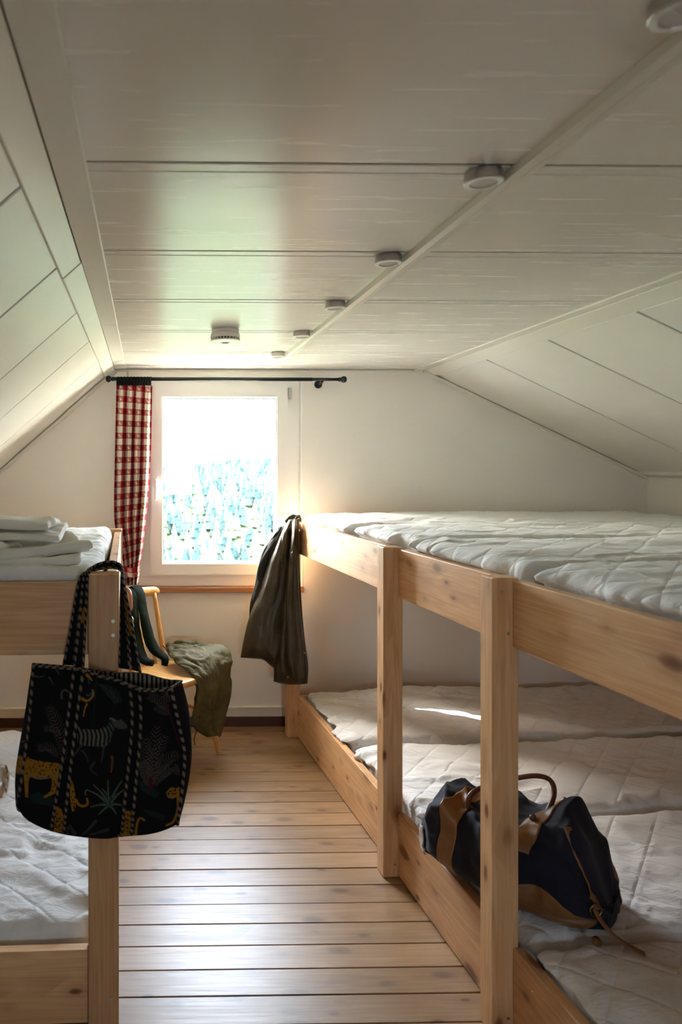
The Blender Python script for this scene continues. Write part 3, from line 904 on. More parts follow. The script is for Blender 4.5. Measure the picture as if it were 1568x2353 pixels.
# ================================================================== ceiling fittings
spots = [(0.915, 'ceiling spotlight cut off at the top right corner of the picture'),
         (1.462, 'largest whole round aluminium spotlight, nearest along the ceiling batten'),
         (2.040, 'second whole round spotlight along the batten, counted from the camera'),
         (2.615, 'middle round spotlight of the row, third whole one from the camera'),
         (3.180, 'round spotlight beside the smoke detector, second from the window wall'),
         (3.752, 'smallest round spotlight at the batten end, closest to the window')]
for yy, lab in spots:
    s = empty('spotlight', (0.708, yy, ZC)); tag(s, lab, 'spotlight', 'round spotlights along the ceiling batten')
    lathe('housing', [(.0365, .0015), (.0385, -.003), (.0385, -.018), (.0395, -.021), (.0370, -.024), (.0275, -.0245), (.0255, -.021)], M['alu'], s, 40)
    lathe('lens', [(.0262, -.0150), (.0262, -.0222), (.020, -.0228), (.001, -.0232)], M['lens'], s, 32)
    lathe('screw', [(.0022, -.0215), (.0022, -.0252), (.0012, -.0255)], M['screw'], s, 10, (.031, .006, 0))

sd = empty('smoke_detector', (0.357, 3.135, ZC)); tag(sd, 'white round smoke detector on the ceiling in front of the window', 'smoke detector')
lathe('base', [(.058, .001), (.0605, -.004), (.0605, -.014), (.059, -.016)], M['white_plastic'], sd, 40)
lathe('housing', [(.059, -.016), (.0635, -.020), (.0660, -.036), (.0660, -.040), (.064, -.0405)], M['white_plastic'], sd, 40)
lathe('vent_core', [(.056, -.040), (.056, -.049)], M['dark_slot'], sd, 32)
for k in range(28):
    a = 2 * math.pi * k / 28
    v = bpy.data.objects.new('vent_rib', bpy.data.meshes.get('vent_rib_mesh') or (lambda: (lambda bm, me: (bm_box(bm, (.0555, -.0022, -.0495), (.0640, .0022, -.0395)), bm.to_mesh(me), bm.free(), me.materials.append(M['white_plastic']), me)[-1])(bmesh.new(), bpy.data.meshes.new('vent_rib_mesh')))())
    link(v, sd); v.rotation_euler = (0, 0, a)
lathe('cap', [(.0655, -.0490), (.0655, -.0525), (.058, -.0560), (.020, -.0585), (.018, -.0610), (.002, -.0615)], M['white_plastic'], sd, 40)
lathe('test_button', [(.012, -.060), (.012, -.0640), (.010, -.0650)], plain('grey_button', (.45, .46, .40), .4), sd, 24)

# ================================================================== curtain rod and curtain
RY, RZ = 4.268, 2.143
rod = empty('curtain_rod', (0.48, RY, RZ)); tag(rod, 'black iron curtain rod with ball finials above the window', 'curtain rod')
xa, xb = W(262, 873, RY)[0] - .48, W(778, 871, RY)[0] - .48
tube('bar', [(xa, 0, 0), (xb - .16, 0, 0)], .0115, M['iron'], rod, 16)
tube('bar', [(xb - .17, 0, 0), (xb, 0, 0)], .0095, M['iron'], rod, 16)
for s, xe in ((-1, xa), (1, xb)):
    prof = [(.010, 0), (.013, .002), (.013, .010), (.008, .014), (.015, .019), (.0205, .030), (.0205, .036), (.015, .047), (.003, .051)]
    lathe('finial', [(r, s * h) for r, h in prof], M['iron'], rod, 24, (xe, 0, 0), 'X')
for px_ in (276, 742):
    bx = W(px_, 875, RY)[0] - .48
    br = tube('bracket', [(bx, 0, -.004), (bx, .02, -.014), (bx, .06, -.018), (bx, YB - RY - .002, -.018)], .008, M['iron'], rod, 12)
    lathe('wall_plate', [(.024, YB - RY - .010), (.024, YB - RY - .001)], M['iron'], br, 24, (bx, 0, -.018), 'Y')

# gingham curtain: cloth with pleats, cloth colour woven in squares with a small deer
DEER = ["..#..#..", ".#.##...", "..###...", "...##...", "...#####", "...#####", "...#..#.", "...#..#."]
def gingham(s, t, per=.074):
    a = np.mod(s, per) / per; b = np.mod(t, per) / per
    A = a < .5; B = b < .5
    red = np.array([0.33, 0.012, 0.020]); white = np.array([0.80, 0.765, 0.665]); pink = np.array([0.56, 0.20, 0.185])
    c = np.where((A & B)[..., None], red, np.where((A | B)[..., None], pink, white))
    # fine stripes in the half-tone squares
    c = np.where(((A ^ B) & (np.mod(a * 16, 1) < .3))[..., None], c * .86, c)
    la = np.where(A, a * 2, a * 2 - 1); lb_ = np.where(B, b * 2, b * 2 - 1)
    dm = np.array([[1 if ch == '#' else 0 for ch in r] for r in DEER])
    ia = np.clip(((la - .22) / .56 * 8), -1, 8).astype(int); ib = np.clip(((lb_ - .22) / .56 * 8), -1, 8).astype(int)
    ok = (la > .22) & (la < .78) & (lb_ > .22) & (lb_ < .78)
    hit = ok & (dm[np.clip(ib, 0, 7), np.clip(ia, 0, 7)] == 1)
    c = np.where((hit & A & ~B)[..., None], red * 1.1, c)
    c = np.where((hit & ~A & B)[..., None], white, c)
    return c
ct = empty('curtain', W(306, 1345, RY)); tag(ct, 'red and white gingham curtain with deer motif, tied at the left of the window', 'curtain')
co = np.array(ct.location)
Pl = [(267, 884), (265, 960), (263, 1060), (261, 1160), (263, 1215), (279, 1270), (285, 1305), (284, 1330), (287, 1346)]
Pr = [(350, 886), (349, 980), (347, 1060), (343, 1130), (335, 1200), (329, 1260), (321, 1303), (321, 1325), (318, 1343)]
nu, nv = 300, 640
P = coons(Pl, Pr, [(267, 884), (350, 886)], [(287, 1346), (318, 1343)], nu, nv)
u = np.linspace(0, 1, nu)[None, :]; v = np.linspace(0, 1, nv)[:, None]
width = (P[:, -1, 0] - P[:, 0, 0])[:, None] / 378.0
ph = 2 * np.pi * (4.3 * u + .10 * np.sin(3 * v * 2)) + .5 * vnoise(u * 3, v * 3, 0, 5)
ampl = (.022 + .012 * v) * np.clip(np.minimum(v * 14, 1), .25, 1) * (1 - .55 * np.exp(-((v - .915) / .05) ** 2))
Yc = RY - .006 + ampl * np.sin(ph) + .005 * np.sin(ph * 2.7 + 1 + 3 * v)
fu = u + .016 * np.sin(ph + 1.2)
Px = P.copy(); Px[..., 0] = P[:, :1, 0] + (P[:, -1:, 0] - P[:, :1, 0]) * np.clip(fu, 0, 1)
V = WA(Px, Yc) - co
sfab = u * .30 + .015; tfab = (v * 1.245) + .012 * (u - .5) * 6 * (v - .3)
colr = gingham(np.broadcast_to(sfab, (nv, nu)), np.broadcast_to(tfab, (nv, nu)))
solid_grid('cloth', V, .0016, M['gingham'], ct, colr, (0, -1, 0))
# heading tape gathered around the bar, black hooks and the tie-back
nu2 = 150
uu = np.linspace(0, 1, nu2)
Ph = np.stack([np.stack([268 + 80 * uu, np.full(nu2, yv)], -1) for yv in (866, 870, 875, 880, 886)])
Yh = RY - .014 + .008 * np.sin(uu * 2 * np.pi * 13)[None, :] + 0 * Ph[..., 0]
hd = solid_grid('heading', WA(Ph, Yh) - co, .0014, M['black_cloth'], ct, None, (0, -1, 0))
for k in range(11):
    xx = 270 + 7.6 * k
    c0 = np.array(W(xx, 871, RY)) - co
    pts = [(c0[0] + .003 * math.sin(q * .8), c0[1] + .0165 * math.cos(q), c0[2] + .0165 * math.sin(q)) for q in np.linspace(0, 2 * math.pi, 15)]
    tube('hook', pts, .0018, M['iron'], ct, 6)
Pt = coons([(281, 1300), (284, 1322)], [(322, 1304), (320, 1325)], [(281, 1300), (300, 1306), (322, 1304)], [(284, 1322), (300, 1328), (320, 1325)], 90, 24)
ut = np.linspace(0, 1, 90)[None, :]
Vt = WA(Pt, RY - .034 + .030 * (2 * ut - 1) ** 2 + 0 * Pt[..., 0]) - co
solid_grid('tie_back', Vt, .003, M['gingham'], ct, gingham(np.broadcast_to(ut * .13, (24, 90)), np.broadcast_to(np.linspace(0, .07, 24)[:, None], (24, 90))), (0, -1, 0))

# ================================================================== waxed jacket on the far post
jk = empty('jacket', W(640, 1572, 4.20)); jo = np.array(jk.location)
tag(jk, 'dark olive-brown waxed jacket hung from the far post beside the window', 'jacket')
def jpiece(name, L, R, T, B, Y0, thick, fold, mat, seed, nu=90, nv=150, n_fold=3.0, slant=0.0):
    P = coons(L, R, T, B, nu, nv)
    u = np.linspace(0, 1, nu)[None, :]; v = np.linspace(0, 1, nv)[:, None]
    f = fold * (.35 + .65 * v) * (np.abs(np.sin(np.pi * (n_fold * u + slant * v + .12 * vnoise(u * 3, v * 4, 0, seed)))) - .5)
    f = f + .012 * fbm(u * 2.2 + 3, v * 4.5, 0, seed + 2, 2) + .004 * wrinkles(u * .5 + v * .35, v * .8 - u * .3, seed)
    o = pillow(name, P, Y0, thick, f, mat, None)
    me = o.data; n = len(me.vertices); c = np.empty(n * 3, np.float32); me.vertices.foreach_get('co', c)
    c = c.reshape(-1, 3) - jo; me.vertices.foreach_set('co', c.ravel()); me.update()
    o.parent = jk
    return o
# back part, left; its shade is put into the darker cloth
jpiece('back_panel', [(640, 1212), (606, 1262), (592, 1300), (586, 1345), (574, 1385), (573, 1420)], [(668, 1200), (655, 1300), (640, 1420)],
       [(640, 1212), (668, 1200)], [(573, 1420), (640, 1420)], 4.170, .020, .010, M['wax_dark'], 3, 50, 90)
# big flared front
jpiece('front_panel', [(664, 1194), (646, 1222), (622, 1280), (603, 1335), (585, 1385), (570, 1425), (560, 1470), (553, 1511)],
       [(676, 1192), (672, 1280), (662, 1380), (650, 1470), (640, 1530)], [(664, 1194), (676, 1192)],
       [(553, 1511), (590, 1514), (606, 1515), (622, 1530), (640, 1542)], 4.153, .050, .018, M['wax'], 7, 120, 190, 1.5, .1)
# hanging sleeve and lower skirt
jpiece('skirt', [(668, 1210), (655, 1330), (640, 1430), (628, 1510), (630, 1545), (629, 1566)],
       [(686, 1206), (689, 1300), (694, 1400), (702, 1480), (710, 1530), (707, 1571)], [(668, 1210), (686, 1206)],
       [(629, 1566), (650, 1572), (680, 1574), (707, 1571)], 4.143, .050, .036, M['wax'], 13, 100, 190, 2.2, -.05)
jpiece('sleeve', [(672, 1194), (668, 1250), (660, 1330), (655, 1400), (656, 1470), (662, 1540)],
       [(688, 1192), (686, 1262), (686, 1330), (692, 1420), (700, 1500), (699, 1560)], [(672, 1194), (688, 1192)],
       [(662, 1540), (680, 1562), (699, 1560)], 4.093, .034, .018, M['wax'], 19, 70, 170, 1.4, .2)
jpiece('placket', [(667, 1265), (668, 1300), (667, 1304)], [(675, 1264), (675, 1300), (674, 1304)], [(667, 1265), (675, 1264)], [(667, 1304), (674, 1304)], 4.052, .006, 0, M['wax'], 23, 12, 30)
# collar and hanging loop over the top of the post
c0 = [W(*q) for q in ((656, 1200, 4.16), (664, 1192, 4.17), (674, 1188, 4.20), (684, 1188, 4.22))]
tube('collar', [tuple(np.array(p) - jo) for p in c0], [.010, .016, .018, .010], M['wax'], jk, 12)
c1 = [W(*q) for q in ((676, 1200, 4.14), (682, 1190, 4.16), (687, 1186, 4.21), (690, 1192, 4.262), (689, 1206, 4.270))]
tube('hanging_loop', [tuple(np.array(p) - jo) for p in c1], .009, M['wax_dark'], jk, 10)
for px_, py_ in ((700, 1500), (662, 1556)):
    p = np.array(W(px_, py_, 4.058)) - jo
    lathe('snap_button', [(.006, .004), (.006, -.003), (.003, -.005)], M['brass'], jk, 14, tuple(p), 'Y')

# ================================================================== wooden chair
CH = empty('wooden_chair', (0.135, 3.945, 0), math.radians(-43)); tag(CH, 'honey-coloured wooden spindle-back chair under the window', 'chair')
# local: +x is the way the chair faces, seat top at z .468
SZ = .468
sp_ = []
for k in range(48):
    a = 2 * math.pi * k / 48
    c_, s_ = math.cos(a), math.sin(a)
    x = .205 * np.sign(c_) * abs(c_) ** .62; yv = (.205 + .018 * c_) * np.sign(s_) * abs(s_) ** .55
    sp_.append((float(x), float(yv)))
bm = bmesh.new()
rings = []
for sc_, zz in ((.90, SZ - .040), (.97, SZ - .034), (1.0, SZ - .020), (1.0, SZ - .010), (.985, SZ - .003), (.94, SZ)):
    rings.append([bm.verts.new((p[0] * sc_, p[1] * sc_, zz)) for p in sp_])
for r0, r1 in zip(rings[:-1], rings[1:]):
    for k in range(48): bm.faces.new([r0[k], r0[(k + 1) % 48], r1[(k + 1) % 48], r1[k]])
bm.faces.new(rings[0][::-1])
inner = [bm.verts.new((p[0] * .5, p[1] * .5, SZ - .007)) for p in sp_]
for k in range(48): bm.faces.new([rings[-1][k], rings[-1][(k + 1) % 48], inner[(k + 1) % 48], inner[k]])
bm.faces.new(inner)
bm_obj('seat', bm, M['chair_seat'], CH, True)
def turned(name, a, b, r0, r1, rm):
    A, B = Vector(a), Vector(b); pts = []; rr = []
    for t in np.linspace(0, 1, 13):
        pts.append(tuple(A.lerp(B, float(t)))); rr.append(float(np.interp(t, [0, .35, 1], [r0, rm, r1])))
    return tube(name, pts, rr, M['chair'], CH, 14)
for sx, sy in ((1, 1), (1, -1), (-1, 1), (-1, -1)):
    turned('leg', (sx * .130, sy * .120, SZ - .036), (sx * .205, sy * .190, 0.0), .019, .014, .021)
turned('stretcher', (.165, -.152, .24), (-.165, -.152, .24), .009, .009, .012)
turned('stretcher', (.165, .152, .24), (-.165, .152, .24), .009, .009, .012)
turned('stretcher', (0, -.152, .24), (0, .152, .24), .009, .009, .012)
# crest rail
cp = []
bm = bmesh.new(); rows = []
for k in range(17):
    t = k / 16 * 2 - 1
    xx = -.262 - .030 * (1 - t * t) + .004; yy = t * .205
    zt = .893 - .006 * t * t - .016 * max(0, abs(t) - .9) * 10
    zb = .838 + .012 * max(0, abs(t) - .9) * 10
    rows.append([bm.verts.new(q) for q in ((xx - .010, yy, zb), (xx + .010, yy, zb), (xx + .004, yy, zt), (xx - .016, yy, zt))])
for r0, r1 in zip(rows[:-1], rows[1:]):
    for k in range(4): bm.faces.new([r0[k], r0[(k + 1) % 4], r1[(k + 1) % 4], r1[k]])
bm.faces.new(rows[0][::-1]); bm.faces.new(rows[-1])
bmesh.ops.bevel(bm, geom=[e for e in bm.edges], offset=.004, segments=2, affect='EDGES')
bm_obj('crest_rail', bm, M['chair_seat'], CH, True)
for t in (-.84, -.42, .0, .42, .84):
    xt = -.262 - .030 * (1 - t * t) + .002
    turned('spindle', (-.165 + .02 * abs(t) * t * t, t * .165, SZ - .012), (xt, t * .205, .850), .010 + .004 * (abs(t) > .8), .009 + .003 * (abs(t) > .8), .012 + .004 * (abs(t) > .8))

# ---- green knee socks hung over the crest rail
def sock(label, pts, wid, thk, group):
    pts = np.array([W(*p) for p in pts])
    C = resample(pts, 90, 2)
    wd = np.interp(np.linspace(0, 1, 90), np.linspace(0, 1, len(wid)), wid); td = np.interp(np.linspace(0, 1, 90), np.linspace(0, 1, len(thk)), thk)
    n = 40; V = np.zeros((90, n, 3))
    for i in range(90):
        t = C[min(i + 1, 89)] - C[max(i - 1, 0)]; t /= np.linalg.norm(t)
        side = np.array([.82, .45, .0]); side = side - t * side.dot(t); side /= np.linalg.norm(side); nn = np.cross(t, side)
        for k in range(n):
            a = 2 * math.pi * k / n
            V[i, k] = C[i] + side * math.cos(a) * wd[i] + nn * math.sin(a) * td[i]
    V += (.004 * fbm(V[..., 0] * 30, V[..., 2] * 22, V[..., 1] * 20, 5, 3))[..., None] * np.array([.5, -1, .3])
    root = empty('sock', tuple(C[-1])); tag(root, label, 'sock', group)
    ob = grid_obj('knit_tube', V - C[-1], M['sock'], root, True, None, True, True)
    me = ob.data; uvl = me.uv_layers.new(name='UVMap'); 
    for p in me.polygons:
        for li in p.loop_indices:
            vi = me.loops[li].vertex_index
            uvl.data[li].uv = ((vi % n) / n if (vi % n) else 0.0, (vi // n) / 90)
    return root
SG = 'dark green knee socks on the chair'
sock('dark green ribbed sock draped over the crest rail, foot on the seat edge',
     [(296, 1372, 4.24), (303, 1352, 4.18), (313, 1346, 4.10), (322, 1362, 4.00), (330, 1410, 3.93), (341, 1460, 3.88), (352, 1492, 3.84), (372, 1506, 3.82), (381, 1514, 3.80), (378, 1530, 3.79)],
     [.022, .026, .030, .032, .030, .028, .032, .034, .030, .018], [.006, .007, .008, .010, .011, .012, .016, .018, .017, .012], SG)
sock('dark green sock hanging beside the cane handle, foot lying flat on the seat',
     [(297, 1362, 4.15), (302, 1352, 4.08), (306, 1365, 3.97), (309, 1420, 3.90), (314, 1470, 3.85), (322, 1505, 3.80), (333, 1520, 3.76), (352, 1524, 3.74)],
     [.018, .020, .024, .026, .028, .034, .034, .022], [.006, .007, .009, .010, .012, .018, .020, .016], SG)
# ---- hooked stick
st = empty('walking_stick', W(300, 1500, 3.86)); so = np.array(st.location); tag(st, 'walking stick with curved brown wooden handle hooked on the chair back', 'walking stick')
hp = resample([W(*q) for q in ((281, 1378, 3.98), (283, 1358, 3.97), (290, 1352, 3.95), (298, 1358, 3.93), (301, 1375, 3.92), (301, 1416, 3.91))], 30) - so
tube('hook_handle', [tuple(p) for p in hp], .0105, M['leather_dark'] if False else plain('brown_cane', (.30, .13, .06), .35), st, 12)
sp2 = np.array([W(301, 1414, 3.912), W(303, 1470, 3.89), W(304, 1532, 3.85)]) - so
lathe('collar', [(.012, -.012), (.0135, -.008), (.0135, .008), (.012, .012)], M['black_cloth'], st, 16, tuple(sp2[0]))
tube('shaft', [tuple(p) for p in sp2], .010, M['black_cloth'], st, 10)
lp = resample([W(*q) for q in ((303, 1416, 3.89), (307, 1424, 3.87), (305, 1432, 3.87), (309, 1440, 3.87), (311, 1462, 3.86))], 20) - so
tube('wrist_cord', [tuple(p) for p in lp], .0030, M['alu'], st, 6)

# ---- olive trousers draped over the seat
tr = empty('trousers', W(490, 1690, 3.84)); to = np.array(tr.location); tag(tr, 'crumpled olive green trousers draped over the chair seat', 'trousers')
def drape(name, rows, thick, seed, nu=110, nv=190, amp=.010):
    """rows: (left px,py,Y),(right px,py,Y) from back of the seat over the edge down"""
    L = resample([W(*r[0]) for r in rows], nv, 2); R = resample([W(*r[1]) for r in rows], nv, 2)
    u = np.linspace(0, 1, nu)[None, :, None]; V = L[:, None] * (1 - u) + R[:, None] * u
    du = np.gradient(V, axis=1); dv = np.gradient(V, axis=0); N = np.cross(dv, du); N /= np.linalg.norm(N, axis=-1, keepdims=True) + 1e-9
    U = np.linspace(0, 1, nu)[None, :]; Vv = np.linspace(0, 1, nv)[:, None]
    d = amp * 1.2 * wrinkles(U * .6 + seed, Vv * 1.1, seed) + amp * .9 * fbm(U * 3, Vv * 6, 0, seed + 2, 4) + amp * 1.2 * np.sin(U * 13 + 4 * Vv) * np.clip(Vv * 1.6 - .6, 0, 1)
    puff = .022 * np.sin(np.pi * U) ** .5
    sgn = np.sign(N[nv // 6, nu // 2, 2]) or 1
    V2 = V + N * sgn * (d + puff)[..., None]
    return solid_grid(name, V2 - to, thick, M['olive'], tr)
drape('upper_leg', [((384, 1487, 4.15), (442, 1481, 4.13)), ((390, 1505, 4.02), (500, 1484, 4.08)), ((404, 1521, 3.93), (524, 1489, 4.03)),
                    ((442, 1546, 3.83), (529, 1503, 3.98)), ((456, 1562, 3.79), (531, 1530, 3.95)), ((452, 1592, 3.79), (529, 1565, 3.93)),
                    ((443, 1622, 3.80), (526, 1605, 3.92)), ((440, 1652, 3.82), (520, 1636, 3.90)), ((446, 1668, 3.82), (514, 1664, 3.88)), ((478, 1690, 3.83), (503, 1691, 3.85))], .010, 4)
drape('under_leg', [((392, 1497, 4.13), (500, 1497, 4.14)), ((420, 1538, 3.91), (520, 1512, 4.02)), ((452, 1566, 3.835), (522, 1545, 3.965)), ((446, 1620, 3.84), (518, 1600, 3.94)), ((443, 1670, 3.85), (500, 1670, 3.90)), ((470, 1688, 3.85), (498, 1690, 3.88))], .006, 9, 60, 100, .006)
tube('drawstring', [tuple(np.array(W(*q)) - to) for q in ((448, 1664, 3.80), (451, 1680, 3.795), (446, 1700, 3.79), (448, 1712, 3.79))], .0022, M['wax_dark'], tr, 6)
tube('waist_cord', [tuple(np.array(W(*q)) - to) for q in ((374, 1483, 4.05), (380, 1490, 4.04), (384, 1496, 4.00), (388, 1494, 3.99))], .0028, M['black_cloth'], tr, 6)

# ================================================================== tote bag with printed velvet
S7 = 1568 / 440.0                      # scale of the drawing frame of the print
def U7(cx, cy): return (20 + cx / S7, 1500 + cy / S7)
RW = RH = 800
RS = RW / 1568.0
img = np.zeros((RH, RW, 3)); img[:] = (0.0045, 0.0045, 0.0060)
YY, XX = np.mgrid[0:RH, 0:RW]; XX = XX / RS; YY = YY / RS
GOLD = (0.23, 0.105, 0.008); CREAM = (0.13, 0.105, 0.075); GREEN = (0.012, 0.040, 0.032); WINE = (0.045, 0.006, 0.014); GREY = (0.055, 0.052, 0.042); DKGREEN = (.008, .022, .018)
def paint(mask, c, a=1.0):
    img[mask] = img[mask] * (1 - a) + np.array(c) * a
def poly(pts, c, a=1.0):
    pts = np.array(pts, float); m = np.zeros(XX.shape, bool)
    x0, y0 = pts.min(0) - 2; x1, y1 = pts.max(0) + 2
    n = len(pts)
    for i in range(n):
        xa_, ya_ = pts[i]; xb_, yb_ = pts[(i + 1) % n]
        if ya_ == yb_: continue
        cnd = ((ya_ > YY) != (yb_ > YY)) & (XX < (xb_ - xa_) * (YY - ya_) / (yb_ - ya_) + xa_)
        m ^= cnd
    paint(m, c, a); return m
def stroke(pts, w, c, w1=None, a=1.0):
    pts = resample(pts, 26, 2); n = len(pts); w1 = w if w1 is None else w1
    x0, y0 = pts.min(0) - w; x1, y1 = pts.max(0) + w
    sl = (slice(max(0, int(y0 * RS)), int(y1 * RS) + 2), slice(max(0, int(x0 * RS)), int(x1 * RS) + 2))
    X_, Y_ = XX[sl], YY[sl]
    if X_.size == 0: return
    m = np.zeros(X_.shape, bool)
    for i in range(n - 1):
        p, q = pts[i], pts[i + 1]; d = q - p; L2 = d.dot(d) + 1e-9
        t = np.clip(((X_ - p[0]) * d[0] + (Y_ - p[1]) * d[1]) / L2, 0, 1)
        r = (w + (w1 - w) * (i + .5) / n) / 2
        m |= (X_ - p[0] - t * d[0]) ** 2 + (Y_ - p[1] - t * d[1]) ** 2 < r * r
    s = img[sl]; s[m] = s[m] * (1 - a) + np.array(c) * a
def fern(pts, length=70, n=12, c=GREY, stem=WINE, w=6):
    P = resample(pts, n + 2, 2)
    for i in range(1, n + 1):
        t = P[i + 1] - P[i - 1]; t /= np.linalg.norm(t) + 1e-9; nrm = np.array([-t[1], t[0]])
        L = length * math.sin(math.pi * (i + 1) / (n + 3)) ** .7
        for s in (-1, 1):
            stroke([P[i], P[i] + (nrm * s * .8 + t * .6) * L * .5, P[i] + (nrm * s * .75 + t * .8) * L], w, c, w * .5)
    stroke(pts, 9, stem, 5)
rp = random.Random(5)
def spots(m, n, c=(0.02, .008, .004), r=(4, 8)):
    ys, xs = np.where(m)
    for _ in range(n):
        k = rp.randrange(len(xs)); x, y_ = xs[k] / RS, ys[k] / RS
        paint((XX - x) ** 2 + ((YY - y_) * 1.2) ** 2 < rp.uniform(*r) ** 2, c)
# hills and shrubs
for p in ([(160, 1170), (240, 1140), (390, 1200), (370, 1260), (200, 1230)], [(1060, 1040), (1130, 1060), (1240, 1150), (1200, 1190), (1080, 1120)], [(1090, 1280), (1200, 1300), (1290, 1340), (1260, 1375), (1150, 1330)]):
    poly(p, DKGREEN, .8)
# leopard walking
m1 = poly([(148, 850), (200, 875), (300, 892), (415, 905), (418, 1010), (400, 1080), (385, 1150), (300, 1190), (280, 1180), (345, 1130), (355, 1040), (330, 1010), (250, 1035), (175, 1005), (160, 1060), (158, 1185), (135, 1180), (125, 1050), (118, 980), (130, 900)], GOLD)
spots(m1, 70)
stroke([(165, 1000), (230, 1030), (300, 1030), (385, 1005)], 16, CREAM, 12, .8)
m2 = poly([(505, 1030), (525, 1060), (545, 1160), (552, 1210), (545, 1290), (520, 1300), (508, 1250), (500, 1150)], GOLD); spots(m2, 20)
stroke([(550, 1205), (575, 1250), (620, 1258), (652, 1235), (640, 1195)], 22, GOLD, 16)
m3 = poly([(385, 1250), (430, 1280), (455, 1350), (455, 1470), (365, 1470), (375, 1380)], GOLD); spots(m3, 40)
m4 = poly([(955, 1290), (1020, 1300), (1015, 1400), (1000, 1490), (930, 1490), (950, 1400)], GOLD); spots(m4, 34)
stroke([(1040, 1490), (1048, 1400), (1070, 1345), (1110, 1370)], 22, GOLD, 16)
stroke([(900, 1500), (960, 1490), (1040, 1488)], 18, GOLD, 10)
# sitting cheetah at the right
m5 = poly([(1290, 1140), (1330, 1100), (1370, 1110), (1395, 1095), (1400, 1170), (1340, 1195), (1300, 1180)], GOLD); spots(m5, 18)
poly([(1300, 1165), (1340, 1165), (1345, 1190), (1305, 1190)], CREAM, .7)
stroke([(1390, 1180), (1392, 1260), (1372, 1340), (1340, 1395), (1290, 1412)], 30, GOLD, 14)
# zebra
z = [(565, 590), (600, 625), (660, 625), (735, 628), (800, 600), (850, 545), (880, 540), (885, 600), (850, 650), (830, 730), (790, 770), (700, 765), (600, 760), (560, 730)]
mz = poly(z, (.006, .012, .012))
sx_ = np.sin((XX * .9 - YY * .25 + 14 * np.sin(YY / 38)) / 5.0)
paint(mz & (sx_ > .15), CREAM, .8)
paint(mz & (sx_ > .55) & (XX > 800), GREEN, .8)
poly([(870, 555), (925, 545), (975, 600), (960, 620), (905, 625), (870, 600)], GREY, .9)
stroke([(830, 540), (850, 535), (870, 560)], 12, CREAM)
for q in ([(600, 750), (560, 800), (530, 850)], [(600, 800), (640, 850), (650, 890)], [(780, 760), (770, 840), (755, 900)], [(700, 900), (660, 950), (720, 1000)]):
    stroke(q, 20, GREY, 8, .55)
# ferns and leaves
fern([(455, 905), (440, 760), (410, 620), (320, 430)], 75, 16)
fern([(410, 860), (340, 770), (235, 780)], 55, 10)
fern([(430, 690), (370, 620), (285, 620)], 40, 8)
for q in ([(1160, 1110), (1170, 900), (1215, 590)], [(1165, 1110), (1200, 850), (1285, 670)], [(1150, 1100), (1130, 900), (1120, 690)],
          [(1170, 1100), (1250, 900), (1395, 820)], [(1140, 1100), (1120, 980), (1095, 890)], [(1180, 1100), (1240, 1000), (1320, 940)]):
    fern(q, 70, 14)
stroke([(1160, 1115), (1160, 1020)], 34, WINE, 20)
fern([(1320, 470), (1250, 400), (1140, 350)], 55, 9); fern([(1330, 400), (1280, 350), (1290, 300)], 40, 6); fern([(1330, 500), (1260, 480), (1200, 440)], 40, 7)
stroke([(1300, 440), (1350, 600), (1400, 760)], 10, WINE)
fern([(1400, 1010), (1370, 960), (1350, 930)], 40, 5)
for q in ([(740, 260), (800, 290), (870, 350), (895, 410)],): fern(q, 60, 14, (.03, .035, .03), (.02, .03, .03), 5)
for q in ([(480, 1480), (490, 1400), (540, 1480)], [(600, 1490), (660, 1440), (710, 1380)], [(660, 1490), (740, 1470), (810, 1450)]): stroke(q, 14, GREY, 34, .5)
for q in ([(215, 190), (260, 200), (290, 185)], [(330, 200), (350, 230), (365, 260)], [(390, 140), (405, 160), (415, 180)]): stroke(q, 14, GREY, 6, .8)
stroke([(435, 370), (430, 320), (460, 300), (490, 320)], 20, GREY, 12)
# agave
for tip in ((640, 1120), (765, 1110), (812, 1040), (925, 1050), (945, 1120), (670, 1262), (735, 1325), (945, 1255), (880, 1320), (690, 1080)):
    mid = ((820 + tip[0]) / 2 + (10 if tip[0] < 800 else -6), (1245 + tip[1]) / 2 - 18)
    stroke([(820, 1250), mid, tip], 30, GREEN, 7); stroke([(822, 1252), (mid[0] + 6, mid[1] + 4), tip], 8, CREAM, 5, .9)
stroke([(640, 1120), (625, 1140), (630, 1165)], 8, CREAM)
stroke([(845, 850), (850, 900), (838, 975)], 22, (.10, .03, .008), 14)
# parrot
stroke([(600, 375), (640, 400), (690, 360), (690, 310)], 24, GOLD, 12); stroke([(640, 420), (620, 460), (612, 520)], 16, GOLD, 6)
stroke([(640, 345), (665, 350), (675, 325)], 18, (.03, .045, .07), 10); stroke([(680, 300), (700, 330), (692, 360)], 8, CREAM)
stroke([(640, 180), (660, 200), (680, 225)], 26, GOLD, 10); stroke([(650, 220), (660, 250)], 14, GREEN)
stroke([(720, 200), (700, 420), (690, 600)], 16, (.010, .014, .012), 8)
def pcol(P):
    """colour of the print at drawing-frame position for pixel array P"""
    cx = np.clip((P[..., 0] - 20) * S7 * RS, 0, RW - 1.01); cy = np.clip((P[..., 1] - 1500) * S7 * RS, 0, RH - 1.01)
    return img[cy.astype(int), cx.astype(int)]

